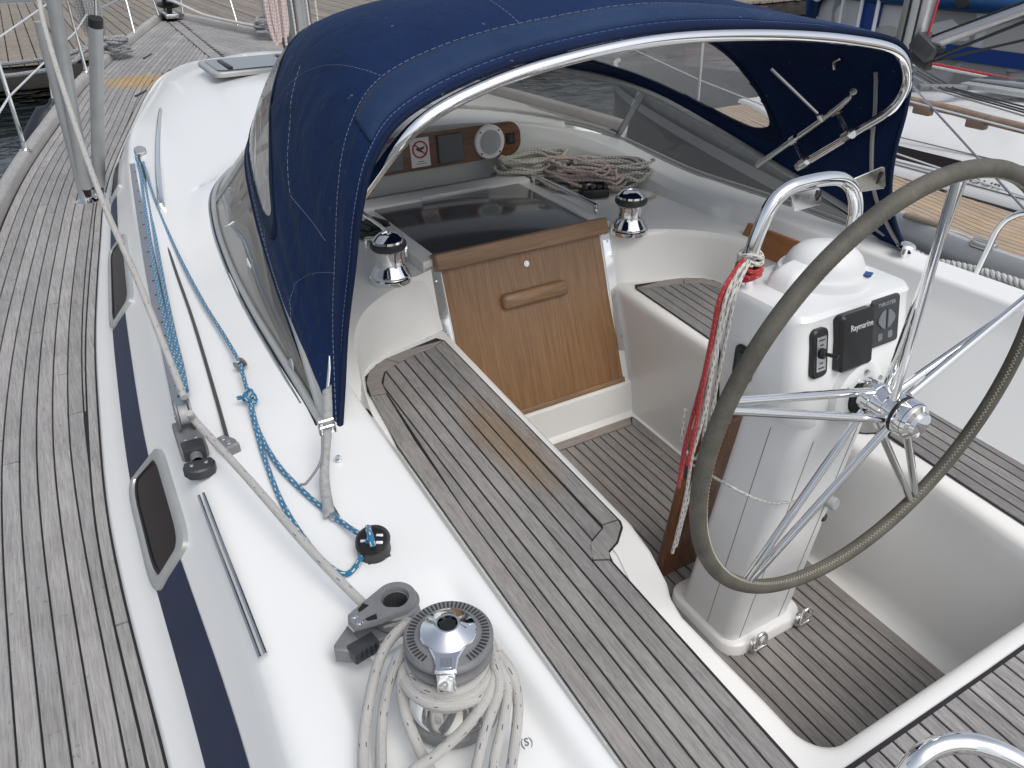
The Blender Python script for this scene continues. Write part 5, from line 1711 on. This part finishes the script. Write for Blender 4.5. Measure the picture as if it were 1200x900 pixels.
# rope clutches either side of the hatch
for (px_, sg, lab) in ((Vector((0.6480, 3.0068, 0.8300)), 1, 'black rope clutches under the red flecked hank by the hatch rail'), (Vector((-0.4622, 3.0563, 0.8300)), -1, 'black rope clutches behind the dodger edge by the left hatch rail')):
    cl = empty('rope_clutch', px_)
    tag(cl, lab, 'rope clutch', 'rope clutches')
    MB().box(px_ + Vector((0, 0, .02)), (.13, .12, .04), Matrix.Rotation(R(-20 * sg), 3, 'Z'), .006).build('body', BLACK, cl)
    for k in range(4):
        MB().box(px_ + Matrix.Rotation(R(-20 * sg), 3, 'Z') @ Vector((-.048 + .032 * k, .0, .048)), (.022, .10, .018), Matrix.Rotation(R(-20 * sg), 3, 'Z'), .005).build('lever', GREY_DARK, cl)
# brown wooden winch-handle pad on the starboard coaming
wp = MB().prism([(-.13, -.055), (.17, -.055), (.17, .055), (-.11, .055)], (0.9000, 2.1294, 0.8177), Vector((0, -1, .02)).normalized(), Vector((.25, 0, 1)).normalized(), Vector((-1, 0, .25)).normalized(), .022, .004).build('wooden_pad', veneer('teak_pad', (.20, .075, .022), (.34, .14, .045), (12, 3, 12), .4, .3))
tag(wp, 'reddish wooden block fixed on the far coaming behind the pedestal guard', 'wood block')
# chrome mushroom cleat on the starboard coaming, pushpit tube, stern rail
mc = empty('mushroom_post', (1.0600, 1.6285, 0.8378))
tag(mc, 'chrome mushroom shaped post at the foot of the dodger, right of the compass cover', 'post')
k0, k1 = Vector((1.0600, 1.6301, 0.8304)), Vector((1.0600, 1.6247, 0.9395))
MB().tube([k0 - Vector((0, 0, .03)), k1], .011, 12).build('stem', CHROME, mc)
MB().lathe([(0, .012), (.02, .010), (.032, .003), (.034, -.002), (.02, -.008), (0, -.008)], k1, (k1 - k0).normalized(), n=24).build('cap', CHROME, mc)
rope('side_rail', [(1.7000, 1.6946, 0.5448), (1.7000, 1.6887, 0.6268), (1.7000, 1.6686, 0.7797), (1.7000, 1.6544, 0.8725), (1.7000, 1.6175, 0.9336), (1.7000, 1.5317, 0.9724), (1.7000, 1.2723, 0.9835)], .0125, STEEL_POL, yacht, 8, 14)
rope('stern_rail', [(-0.4883, 0.3975, 0.4750), (-0.5200, 0.3828, 0.6000), (-0.4850, 0.3836, 0.6800), (-0.4361, 0.3763, 0.7000), (-0.3853, 0.3522, 0.7000), (-0.3535, 0.3159, 0.7000), (-0.3216, 0.2740, 0.6800), (-0.2853, 0.2215, 0.6200), (-0.2098, 0.1902, 0.4750)], .019, CHROME, yacht, 10, 18)

# ================================================================ fittings forward on the yacht
# cabin-top hand rail
hr = [(-1.1960, 3.6547, 0.9069), (-1.1972, 3.6042, 0.9516), (-1.0861, 4.3870, 0.9663), (-0.9253, 5.3260, 0.9670), (-0.8118, 5.9400, 0.9206)]
rail = rope('hand_rail', [hr[0], hr[1], hr[2], hr[3], hr[4]], .016, STEEL_POL, yacht, 10, 14)
for p in (hr[0], hr[4]):
    MB().lathe([(.024, -.01), (.024, .004), (.018, .008)], p, (0, 0, 1), n=20).build('rail_foot', STEEL_POL, rail)
for p in (((-1.1767, 3.6790, 0.9121), (-1.1384, 3.8126, 0.9199)), ((-1.0391, 4.6974, 0.9232), (-1.0182, 4.6933, 0.9212)), ((-1.1664, 3.0352, 0.9032), (-1.1614, 3.0761, 0.9335)), ((-0.9071, 6.2986, 0.9228), (-0.8248, 5.7628, 0.9196))):
    pass
fh = Vector((-1.1748, 3.0403, 0.9032))
MB().tube([fh, fh + Vector((.02, .05, .018))], [.009, .004], 10).build('hook', STEEL_POL, yacht)
# fore hatch on the cabin top
fc = Vector((-.2, 5.82, topz(.2, 5.82) + .0))
fhp = rrect(.66, .56, .06, 5)
fho = MB().prism(fhp, fc, (1, 0, 0), (0, 1, .01), (0, 0, 1), .03, .008).build('deck_hatch', ALU_FRAME, yacht, True, 40)
MB().prism(rrect(.58, .48, .05, 5), fc + Vector((0, 0, .0305)), (1, 0, 0), (0, 1, .01), (0, 0, 1), .006, .002).build('pane', simple('hatch_glass', (.02, .022, .025), .05, coat=.6), fho)
for s_ in (-.2, .2):
    MB().box(fc + Vector((s_, -.02, .04)), (.03, .34, .01), None, .003).build('hinge_bar', GREY_DARK, fho)
# raised lid of the dorade moulding
MB().box(Vector((-0.6385, 4.6810, 0.9331)), (.16, .26, .02), Matrix.Rotation(R(-12), 3, 'Z'), .009).build('locker_lid', GEL, yacht)
MB().box(Vector((-0.6125, 4.7210, 0.9453)), (.012, .24, .005), Matrix.Rotation(R(-12), 3, 'Z'), .002).build('lid_hinge', ALU, yacht)

# mast with its grooves, halyards
mast = MB()
ring = [(math.cos(R(a)) * .085, math.sin(R(a)) * .125) for a in range(0, 360, 12)]
MB().add(*loft([[(a, 5.35 + b, z) for (a, b) in ring] for z in (1.0, 2.2, 3.6, 6.0)])).build('mast', ALU, yacht, True)
for (a, b) in ((-.05, 5.243), (-.085, 5.33)):
    MB().tube([(a, b, 1.05), (a, b, 6)], .006, 6).build('mast_groove', GREY_DARK, yacht)
for (a, b) in ((-.06, 5.20), (.03, 5.19), (.10, 5.24)):
    rope('halyard', [(a, b, 1.15), (a - .005, b, 2.2), (a, b + .02, 6)], .006, R_WHITE, yacht, 3, 8)
# hanging red-white coil at the mast
hc = empty('hanging_coil', (-.15, 5.2, 1.2))
tag(hc, 'red and white rope coil hanging on the mast above a small yellow block', 'rope')
rr_ = random.Random(4)
for k in range(9):
    u = (k - 4) * .011
    d = rr_.uniform(-.02, .02)
    b0 = 1.33 + rr_.uniform(-.02, .05)
    rope('loop', [(-.165 + u * .6, 5.17 + d, 2.1), (-.168 + u * 1.3, 5.165 + d, 1.75), (-.17 + u * 1.4, 5.16 + d, 1.46), (-.165 + u * .8, 5.155 + d, b0), (-.158 + u * .7, 5.15 + d, b0 + .12), (-.15 + u, 5.15 + d, 1.8), (-.15 + u, 5.15 + d, 2.1)], .0095, R_PINK, hc, 6, 8)
yb = MB().lathe([(0, -.02), (.028, -.018), (.03, 0), (.028, .018), (0, .02)], (-.15, 5.14, 1.25), (1, .4, 0), n=20).build('block', simple('block_yellow', (.5, .42, .10), .5), hc)
MB().tube([(-.152, 5.14, 1.26), (-.158, 5.15, 1.36)], .011, 8).build('shackle', GREY_DARK, hc)
MB().lathe([(0, -.023), (.012, -.023), (.012, .023), (0, .023)], (-.15, 5.14, 1.25), (1, .4, 0), n=14).build('axle', BLACK, yb)

# shrouds in grey protective tubes
SHTUBE = simple('tube_grey', (.36, .375, .38), .4, .25, nscale=12, namp=.08)
def shroud(b, top_, r, label, cap=True, collar=True):
    b, top_ = Vector(b), Vector(top_)
    t = empty('shroud', b)
    tag(t, label, 'shroud', 'shroud tubes on the port deck')
    d = (top_ - b).normalized()
    MB().lathe([(.062, -.01), (.062, .006), (.045, .012), (.03, .022), (.028, .05)], b, (0, 0, 1), n=28).build('deck_plate', STEEL_POL, t, True, 30)
    MB().tube([b + d * .03, b + d * .09], .024, 16).build('collar', BLACK, t)
    MB().tube([b + d * .08, top_ - d * .03], r, 18).build('tube', SHTUBE, t)
    if cap:
        MB().tube([top_ - d * .035, top_ + d * .004], r * 1.01, 18).build('cap', RUBBER, t)
        MB().tube([top_, top_ + d * 3.2], .005, 8).build('wire', STEEL, t)
    return t
s0 = (-1.4562, 4.6902, 0.6978)
shroud(s0, (-1.3507, 4.4849, 1.7312), .032, 'leaning grey shroud tube with a black collar at its deck plate', False)
MB().tube([(-1.3507, 4.4849, 1.7312), (-1.3180, 4.5048, 2.0768)], .03, 12)
s1 = (-1.3969, 4.7330, 0.6995)
shroud(s1, (-1.2087, 4.4058, 1.5984), .032, 'upright grey shroud tube with a black cap, right of the leaning one', True)
MB().tube([Vector((-1.4634, 4.6899, 0.7178)), (-1.4319, 4.6293, 1.5823)], .028, 14).build('rod_tube', SHTUBE, [q for q in sc.collection.objects if q.name == 'shroud'][0])

# stanchions, lifelines
stn = []
for (y, hgt) in ((3.2, .62), (5.62, .62), (7.75, .62)):
    nv = nrm(y)
    bx_, by_, bz_ = -(hb(y) + .03), y, zd(y) + .065
    t = (bx_ * .995 + .0, by_ + .0, bz_ + hgt)
    st_ = MB().tube([(bx_, by_, bz_ - .01), t], .0125, 12).build('stanchion', STEEL_POL, yacht)
    MB().lathe([(.035, -.004), (.035, .004), (.018, .01), (.016, .05)], (bx_, by_, bz_), (0, 0, 1), n=18).build('stanchion_base', STEEL_POL, st_)
    stn.append(Vector(t))
bow1 = Vector((-.95, 8.75, 1.56))
for k, f in ((0, 1.0), (1, .5)):
    pts = [Vector((-2.12, .2, 1.22 if k == 0 else .92))] + [p - Vector((0, 0, .31 if k else .02)) for p in stn] + [bow1 - Vector((0, 0, .31 if k else 0))]
    MB().tube(pts, .006, 8).build('lifeline', WIRE, yacht)
# pulpit
for sg in (-1, 1):
    pts = [(sg * .95, 8.75, 1.0), (sg * .95, 8.75, 1.50), (sg * .9, 8.85, 1.56), (sg * .5, 9.8, 1.60), (sg * .22, 10.45, 1.62), (0, 10.6, 1.62)]
    rope('pulpit', pts, .0135, STEEL, yacht, 6, 10)
    rope('pulpit_leg', [(sg * .52, 9.45, .98), (sg * .5, 9.75, 1.60)], .0125, STEEL, yacht, 2, 10)
    rope('pulpit_leg', [(sg * .13, 10.35, 1.05), (sg * .18, 10.52, 1.62)], .0125, STEEL, yacht, 2, 10)
    MB().tube([(sg * .95, 8.75, 1.25), (sg * .5, 9.72, 1.3)], .010, 8).build('pulpit_bar', STEEL, yacht)
# stem fitting with roller and the furling drum
MB().box((0, 10.5, 1.04), (.14, .5, .05), None, .01).build('stem_fitting', STEEL, yacht)
fd = empty('furling_drum', (0, 10.35, 1.1))
tag(fd, 'black furling drum standing at the stem of the bow', 'drum')
MB().lathe([(.03, 0), (.03, .06), (.12, .07), (.125, .09), (.06, .10), (.06, .17), (.125, .18), (.12, .20), (.035, .21), (.03, .8)], (0, 10.4, 1.07), (0, -.18, 1), n=28).build('drum', BLACK, fd)
MB().tube([(0, 10.25, 1.9), (0, 8.8, 9)], .025, 10).build('furler_foil', ALU, fd)
# bow cleats with made-up mooring lines
def cleat_rope(c, seed, mat, label):
    rr_ = random.Random(seed)
    t = empty('mooring_line', c)
    tag(t, label, 'rope', 'made up mooring lines at the bow')
    c = Vector(c)
    for k in range(7):
        pts = [c + Vector((math.cos(a) * rr_.uniform(.05, .13), math.sin(a) * rr_.uniform(.10, .20), .03 + k * .018 + rr_.uniform(-.01, .02))) for a in [2 * math.pi * i / 9 for i in range(9)]]
        rope('turn', pts, .014, mat, t, 4, 8, True)
    return t
m1 = cleat_rope((-.80, 8.55, zd(8.55) + .04), 2, R_GREYROPE, 'grey mooring rope heaped on the port bow cleat')
m2 = cleat_rope((.68, 8.9, zd(8.9) + .04), 6, R_GREYROPE, 'grey mooring rope heaped on the far bow cleat')
rope('lead', [(-.80, 8.6, 1.0), (-1.0, 8.65, .99), (-1.9, 9.4, .80), (-6.2, 15.1, .14)], .02, R_GREYROPE, m1, 8, 8)
rope('lead', [(-.78, 8.5, 1.0), (-1.02, 8.5, .99), (-2.0, 9.0, .75), (-7.5, 15.1, .14)], .02, R_GREYROPE, m1, 8, 8)
rope('lead', [(.68, 8.9, 1.0), (.3, 9.8, 1.06), (.0, 10.7, 1.15), (.8, 15.2, .14)], .016, R_MOOR, m2, 8, 8)
for (x0, y0, lab, sd_) in ((-.93, 8.72, 'grey rope coil hung on the port side of the pulpit', 3), (.80, 9.0, 'grey rope coil hung on the far side of the pulpit', 9)):
    t = empty('pulpit_coil', (x0, y0, 1.1))
    tag(t, lab, 'rope', 'rope coils on the pulpit')
    rr_ = random.Random(sd_)
    for k in range(6):
        u = (k - 2.5) * .022
        rope('loop', [(x0 + u, y0, 1.62), (x0 + u * 1.2 - .03, y0 + .02, 1.35), (x0 + u - .02, y0 + .03, 1.08 + rr_.uniform(0, .05)), (x0 + u + .02, y0 - .02, 1.12), (x0 + u * 1.1 + .03, y0 - .02, 1.4), (x0 + u, y0, 1.62)], .013, R_GREYROPE, t, 5, 8)
# deck eye-bolts, padlock of rope tail by the cabin front
for (p, l) in (((-0.8355, 6.9643, 0.8083), .16), ((-0.5580, 8.3945, 0.8808), .2)):
    MB().tube([Vector(p) + Vector((-.05, 0, 0)), Vector(p) + Vector((.05, l, .005))], .009, 8).build('deck_line', GREY_DARK, yacht)
# fender hung outboard
fen = empty('fender', (-1.5733, 6.9500, 0.5195))
tag(fen, 'dark pear shaped fender hanging outside the port bulwark', 'fender')
f0_ = Vector((-1.5635, 6.9500, 0.5941)); f1_ = Vector((-1.4601, 6.9500, 0.8168))
ax_ = (f1_ - f0_).normalized()
LL = (f1_ - f0_).length
MB().lathe([(0, -.38), (.09, -.36), (.15, -.28), (.165, -.14), (.15, .0), (.10, LL - .06), (.05, LL - .03), (.03, LL), (.03, LL + .03), (.02, LL + .04), (0, LL + .04)], f0_, ax_, n=24).build('body', simple('fender_navy', (.012, .017, .026), .45), fen, True, 60)
rope('rope', [f1_ + ax_ * .02, Vector((-1.4237, 6.9500, 1.0048)), Vector((-1.3781, 6.9500, 1.2039))], .012, R_MOOR, fen, 6, 8)

# ================================================================ neighbouring yacht
nb = empty('sailing_yacht', (4.0, 2.0, -.55))
tag(nb, 'white yacht moored alongside on the right with pale teak deck and dark cabin window', 'yacht')
GREYHULL = simple('hull_silver', (.27, .275, .285), .35, coat=.3, nscale=3, namp=.05)
NZ = .5
def nbx(y):
    return 4.1 - 1.77 * (1 - max(0, (y - 2.2) / 5.2)) ** .62 if y < 7.4 else 4.1
def nbz(y): return NZ + .012 * max(0, y - 1)
yn = [-3.5 + i * .2 for i in range(54)] + [7.3, 7.39]
Gh, Gr, Gd = [], [], []
for y in yn:
    x = nbx(y); z = nbz(y)
    Gh.append([(x + .015, y, z - .11), (x + .03, y, z - .2), (x + .05, y, z - .5), (min(4.1, x + .2), y, z - 1.1), (min(4.1, x + .5), y, z - 1.4)])
    Gr.append([(x + .06, y, z), (x + .045, y, z + .03), (x + .012, y, z + .03), (x, y, z + .012), (x - .004, y, z - .02), (x - .012, y, z - .05), (x - .010, y, z - .085), (x + .015, y, z - .115)])
MB().grid(Gh).build('hull', GREYHULL, nb, True)
MB().grid([[(8.2 - p[0], p[1], p[2]) for p in r_] for r_ in Gh]).build('hull', GREYHULL, nb, True)
MB().grid(Gr).build('gunwale', simple('gunwale_grey', (.40, .42, .43), .4, nscale=5, namp=.06), nb, True)
MB().grid([[(nbx(y) + .02 - .004, y, nbz(y) - .112), (nbx(y) + .024 - .004, y, nbz(y) - .165), (nbx(y) + .028 - .004, y, nbz(y) - .205)] for y in yn]).build('sheer_band', WHITE_PAINT, nb, True)
# deck
Gd = [[(nbx(y) + .05, y, nbz(y) + .0), (8.2 - nbx(y) - .05, y, nbz(y))] for y in yn]
ndk = MB().grid(Gd).build('deck', CAULK, nb)
NTEAK = teak('teak_pale', (.30, .225, .155), (.50, .40, .30), .1)
for k in range(13):
    x0 = 2.41 + k * .050
    A_, B_ = [], []
    for i in range(24):
        y = -3.2 + i * .36
        xa = x0 + (nbx(y) - 2.33)
        lim = 3.04 if y < 4.4 else 4.0
        if xa < lim:
            A_.append((xa, y)); B_.append((min(xa + .0445, lim), y))
    if len(A_) > 2:
        plank('plank', A_, B_, lambda y: nbz(y) + .002, NTEAK, ndk)
# coachroof
Gc = []
for i in range(40):
    y = -3.0 + i * .21
    k = sm(5.3, 3.6, y)
    w_ = 4.1 - (1.05 * (.35 + .65 * k) if y < 5.2 else .3)
    hgt = .42 * (.25 + .75 * sm(5.3, 2.5, y))
    xs_ = [(w_, 0), (w_ + .01, .05), (w_ + .03, .075), (w_ + .22, hgt * .62), (w_ + .36, hgt * .86), (w_ + .44, hgt * .94), (w_ + .6, hgt), (4.1, hgt * 1.08)]
    row = [(min(a, 4.1), y, NZ + b) for (a, b) in xs_]
    Gc.append(row + [(8.2 - a, y_, z_) for (a, y_, z_) in row[::-1][1:]])
MB().grid(Gc).build('coachroof', WHITE_PAINT, nb, True, 45)
rope('base_strip', [(3.035, -3, NZ + .018), (3.035, 0, NZ + .018), (3.035, 3.4, NZ + .018)], .016, RUBBER, nb, 4, 8)
# side window and lettering on its slope
e_y = Vector((0, -1, 0)); e_u = Vector((.19, 0, .185)).normalized(); e_n = e_y.cross(e_u)
if e_n.x > 0: e_n = -e_n
def nbs(y, v, d=0): return Vector((3.08, y, NZ + .078)) + e_u * v + e_n * d
wp_ = [(-.62, .015), (.32, .02), (.41, .035), (.45, .06), (.40, .125), (.33, .14), (-.62, .135)]
wf = MB().prism([(a, b) for (a, b) in wp_], nbs(3.05, .015, .002), e_y, e_u, e_n, .008, .003).build('cabin_window', WHITE_PAINT, nb)
MB().prism([(a * .93, .075 + (b - .075) * .72) for (a, b) in wp_], nbs(3.05, .015, .0105), e_y, e_u, e_n, .002, .0005).build('pane', PORTGLASS, wf)
text('lettering', 'DUFOUR', .085, nbs(2.62, .04, .003), e_y, e_u, GREY_DARK, nb, .001, (1.1, .55))
for v in (.012, .20):
    MB().tube([nbs(4.0, v, .001), nbs(-1.5, v, .001)], .004, 6).build('groove', GREY_PLASTIC, nb)
# wooden hand rail, organiser, lines, hatch on the roof
RZ = .90
hr_ = [(3.2710, 3.4136, 0.9500), (3.2002, 3.2023, 0.9500), (3.1755, 2.8653, 0.9500), (3.1140, 2.6132, 0.9500), (3.0768, 2.3709, 0.9500), (2.9617, 1.9000, 0.9500)]
gt = MB().tube([Vector(p) for p in hr_], .028, 10).build('hand_rail', simple('teak_rail', (.24, .175, .13), .7, nscale=20, namp=.2), nb)
for t_ in (.15, .62):
    q = Vector(hr_[1]).lerp(Vector(hr_[4]), t_)
    MB().box(q - Vector((0, 0, .03)), (.05, .12, .06), None, .01).build('rail_foot', simple('teak_foot', (.22, .16, .12), .7), gt)
ob_ = MB().box((3.7113, 3.3288, 0.9550), (.07, .30, .04), Matrix.Rotation(R(52), 3, 'Z'), .008).build('line_organiser', GREY_PLASTIC, nb)
for k in range(4):
    o_ = k * 3.0
    mt = (R_BLACK, R_BLACK, R_BLACK, R_GREYROPE)[k]
    a, b, c = (((4.0582, 3.7727, 0.9700), (3.6718, 3.2548, 0.9650), (3.4754, 2.5579, 0.9550)), ((4.1664, 3.8302, 0.9700), (3.7034, 3.2336, 0.9650), (3.5637, 2.6092, 0.9550)), ((3.9829, 3.7387, 0.9700), (3.6191, 3.2554, 0.9650), (3.4110, 2.5204, 0.9550)), ((3.8945, 3.7153, 0.9700), (3.5624, 3.2589, 0.9650), (3.3276, 2.4719, 0.9550)))[k]
    MB().tube([a, b, c], .006, 6).build('deck_line', mt, nb)
dh = MB().box((4.0279, 3.0511, 0.9650), (.36, .5, .035), Matrix.Rotation(R(3), 3, 'Z'), .01).build('roof_hatch', ALU_FRAME, nb)
MB().box(Vector((4.0831, 3.0848, 0.9650)) + Vector((0, 0, .02)), (.29, .43, .01), Matrix.Rotation(R(3), 3, 'Z'), .003).build('pane', SMOKE, dh)
MB().tube([(4.2909, 3.8189, 0.9900), (4.2736, 3.1431, 0.9700)], .012, 8).build('red_line', R_RED, nb)
MB().tube([(4.1933, 3.7499, 0.9900), (4.1862, 3.0906, 0.9700)], .009, 8).build('deck_line', R_MOOR, nb)
# mast, vang, lines
mb0 = Vector((4.6563, 4.2973, 0.9800))
MB().add(*loft([[(mb0.x + a * 1.1, mb0.y + b, z) for (a, b) in ring] for z in (.9, 2.5, 6.0)])).build('mast', ALU, nb, True)
for a in (-.03, .06):
    MB().tube([(mb0.x - .10, mb0.y + a - .05, .9), (mb0.x - .10, mb0.y + a - .05, 6)], .008, 6).build('mast_groove', BLACK, nb)
v0 = Vector((4.5000, 4.0174, 1.0871)); v1 = Vector((4.5000, 3.3567, 1.3876))
v1 = v0 + (v1 - v0) * 1.6
MB().tube([v0, v1], .045, 12).build('vang_strut', ALU, nb)
MB().tube([v0 + Vector((0, 0, .055)), v1 + Vector((0, 0, .06))], .010, 6).build('vang_line', BLACK, nb)
MB().tube([v0 + Vector((0, 0, -.12)), v1 + Vector((0, 0, -.06))], .012, 6).build('vang_line', BLACK, nb)
MB().tube([(4.6000, 4.1032, 0.9322), (4.6000, 2.8734, 1.3489)], .010, 6).build('vang_line', BLACK, nb)
MB().tube([(4.5000, 4.0601, 1.0824), (4.5000, 4.0377, 1.4218)], .011, 6).build('red_halyard', R_RED, nb)
MB().box(v0 + Vector((0, .02, -.02)), (.16, .22, .14), Matrix.Rotation(R(30), 3, 'X'), .03).build('vang_fitting', GREY_DARK, nb)
MB().box(Vector((4.5000, 4.0576, 0.9718)), (.1, .2, .1), Matrix.Rotation(R(20), 3, 'X'), .03).build('vang_block', BLACK, nb)
# stanchions and wires of the neighbour
for y in (4.9, 3.3):
    MB().tube([(nbx(y) + .03, y, nbz(y)), (nbx(y) + .02, y, nbz(y) + .6)], .0125, 10).build('stanchion', STEEL, nb)
for hgt in (.3, .58):
    MB().tube([(nbx(y) + .025, y, nbz(y) + hgt) for y in (.2, 1.7, 3.3, 4.9, 6.4, 7.2)], .0055, 6).build('lifeline', WIRE, nb)
MB().tube([(2.6000, 2.8871, 1.2166), (2.2000, 1.8043, 0.8030)], .0055, 6).build('wire', STEEL, nb)
# cleat with tail, blue deck line, white fender rope along the hull
cl = MB().box((2.3846, 2.3988, 0.5600), (.04, .22, .03), Matrix.Rotation(R(6), 3, 'Z'), .01)
cl.box((2.4260, 2.4096, 0.5300), (.03, .05, .05), None, .005)
cl.build('cleat', simple('cleat_bronze', (.30, .25, .20), .4, .3), nb)
rope('cleat_tail', [(2.4090, 2.3263, 0.5300), (2.4293, 2.2079, 0.5300), (2.3860, 2.0626, 0.5300)], .014, R_MOOR, nb, 6, 8)
MB().box((2.3568, 2.0349, 0.5450), (.06, .12, .05), None, .012).build('turnbuckle', STEEL, nb)
rope('blue_line', [(2.5414, 2.6740, 0.5150), (2.5260, 2.4455, 0.5150), (2.4483, 2.0980, 0.5150), (2.3871, 1.7780, 0.5150)], .009, R_BLUE, nb, 4, 6)
tw = empty('twisted_rope', (2.2000, 2.0547, 0.4581))
tag(tw, 'thick white twisted rope hanging along the side of the neighbouring hull', 'rope')
tp_ = spline([(2.2200, 2.3578, 0.4434), (2.2200, 2.2028, 0.4296), (2.2200, 2.0658, 0.4498), (2.2200, 1.9349, 0.4648), (2.2200, 1.8083, 0.4713), (2.2200, 1.6099, 0.4775), (2.2200, 1.3582, 0.4869)], 24)
for k in range(3):
    pts = []
    L_acc = 0
    for i, p in enumerate(tp_):
        if i: L_acc += (tp_[i] - tp_[i - 1]).length
        a = L_acc / .085 * 2 * math.pi + k * 2 * math.pi / 3
        pts.append(p + Vector((math.cos(a) * .012, 0, math.sin(a) * .014)))
    MB().tube(pts, .0125, 8).build('strand', R_MOOR, tw)

# ================================================================ boat beyond with painted discs and a blue tube
mbt = empty('inflatable_boat', (7.6, 4.0, -.55))
tag(mbt, 'pale boat with grey discs, blue band and a blue inflatable tube behind the neighbouring yacht', 'boat')
HXB = 7.0
def hbx(y): return HXB + .0 + (1.3 * ((y - 6.2) / 2.2) ** 2 if y > 6.2 else 0)
ym = [-6 + i * .3 for i in range(48)]
MB().grid([[(hbx(y), y, 1.20), (hbx(y) - .02, y, .8), (hbx(y) + .02, y, .3), (hbx(y) + .25, y, -.6)] for y in ym]).build('hull', simple('hull_pale', (.66, .66, .65), .4, nscale=2, namp=.04), mbt, True)
MB().grid([[(hbx(y), y, 1.2), (hbx(y) + 2.5, y, 1.25)] for y in ym]).build('deck', simple('deck_grey', (.4, .4, .4), .6), mbt)
BLUEP = simple('tube_blue', (.012, .075, .22), .45, nscale=5, namp=.15)
MB().grid([[(hbx(y) - .058, y, .745), (hbx(y) - .058, y, .60)] for y in ym if y < 7.6]).build('blue_band', simple('band_blue', (.008, .05, .24), .4), mbt)
DISC = simple('disc_grey', (.30, .295, .29), .5)
DISC2 = simple('disc_beige', (.48, .465, .445), .5)
for kd, (y, z, r_, mt) in enumerate(((5.55, .85, .36, DISC), (6.9, .95, .42, DISC), (4.75, .9, .34, DISC2), (3.9, .75, .40, DISC), (3.0, .9, .36, DISC2), (5.0, .35, .32, DISC), (6.2, .5, .35, DISC2))):
    poly = [(math.cos(R(a)) * r_, math.sin(R(a)) * r_) for a in range(0, 360, 10)]
    xo = min(hbx(y + r_ * k) for k in (-1, 0, 1)) if y > 5.9 else HXB
    V = []
    for (a, b) in poly:
        yy_ = y + a; zz__ = min(1.17, z + b)
        V.append((hbx(yy_) - .004 - .004 * kd - .02 * (1 if zz__ < .9 else (1.2 - zz__) / .4) , yy_, zz__))
    mesh('disc', V, [tuple(range(len(V)))], mt, mbt)
pt = [(hbx(y) - .03, y, 1.16) for y in [-5 + .3 * i for i in range(42)]]
tube_ = MB().tube([Vector(p) for p in pt] + [Vector((hbx(7.6) - .02, 7.75, 1.10)), Vector((hbx(7.8), 7.95, .98)), Vector((hbx(7.95), 8.05, .80))], .105, 16).build('inflatable_tube', BLUEP, mbt)
vp_ = Vector((hbx(7.7) - .13, 7.72, 1.02))
MB().lathe([(.0, .02), (.035, .02), (.04, .012), (.06, .010), (.065, 0)], vp_, (-1, -.35, .2), n=20).build('valve', WHITE_PL, tube_)
MB().lathe([(.0, .02), (.04, .02), (.075, .012), (.08, 0)], (HXB - .13, 5.35, 1.17), (-1, -.2, .25), n=20).build('patch', BLACK, tube_)
MB().lathe([(.1065, -.05), (.1065, .05)], (HXB - .03, 4.62, 1.16), (0, 1, 0), n=20).build('white_strap', WHITE_PL, tube_)
for (y, h_) in ((6.95, 1.0), (6.35, 1.0), (6.6, .9)):
    MB().tube([(hbx(y) - .12, y, .7), (hbx(y) - .05, y + .05, .7 + h_)], .022, 8).build('strut', WHITE_PAINT, mbt)
MB().prism([(-.13, -.28), (.13, -.28), (.13, .2), (-.13, .3)], (hbx(6.5) - .028, 6.5, 1.0), (0, 1, 0), (0, 0, 1), (-1, 0, 0), .01).build('blue_panel', simple('panel_blue', (.01, .06, .28), .5), mbt)

# ================================================================ dock, water
dockm = simple('dock_frame', (.03, .028, .025), .85, nscale=6, namp=.35)  # near-black colour carries the shade on the dock's face and underside
DY, DZ = 15.0, .05
dock = MB()
dock.box((10, DY + 6.0, DZ - .12), (60, 11.8, .20), None, .02)
dock.box((10, DY + .14, DZ - .20), (60, .2, .32), None, .02)
dk_ = dock.build('dock', dockm)
dk_['kind'] = 'structure'
DW = teak('dock_planks', (.13, .115, .097), (.30, .272, .235), .5)
rr_ = random.Random(11)
x = -9.0
while x < 26:
    w_ = .2
    dy = rr_.uniform(-.03, .03)
    dz = rr_.uniform(0, .01)
    plank('plank', [(x, DY + dy), (x, DY + 11.5)], [(x + w_ - .016, DY + dy), (x + w_ - .016, DY + 11.5)], lambda y, dz=dz: DZ - .01 + dz, DW, dk_, .05, .006)
    x += w_
MB().box((1.2, DY - .02, DZ - .06), (2.4, .05, .13), None, .01).build('fascia_board', simple('timber_orange', (.20, .12, .065), .8, nscale=10, namp=.3), dk_)
for x0 in (-4.2, 2.6, 7.5, 14):
    MB().box((x0, DY - .03, DZ - .35), (.3, .1, .6), None, .03).build('dock_float', dockm, dk_)
sc0 = Vector((12.8923, 14.9000, -0.2126))
sgn = empty('sign_board', sc0)
tag(sgn, 'dark red sign with white lettering on the face of the dock', 'sign')
MB().box(sc0, (2.5, .04, .42), None, .006).build('board', simple('sign_darkred', (.12, .014, .022), .6, nscale=8, namp=.15), sgn)
text('lettering', 'Gesperrt für Boote /2', .245, sc0 + Vector((0, -.024, 0)), (1, 0, 0), (0, 0, 1), simple('sign_white', (.5, .45, .46), .6), sgn, .002, (1.0, 1.2))
wm, nt, b = newmat('water')
b.inputs['Base Color'].default_value = (.008, .014, .016, 1)
b.inputs['Roughness'].default_value = .05
bump(nt, b, noi(nt, pos(nt, (1, 1.6, 1)), 2.2, 4, .5, .8), .6, .05)
water = mesh('water', [(-600, -600, -.55), (600, -600, -.55), (600, 900, -.55), (-600, 900, -.55)], [(0, 1, 2, 3)], wm)
water['kind'] = 'structure'
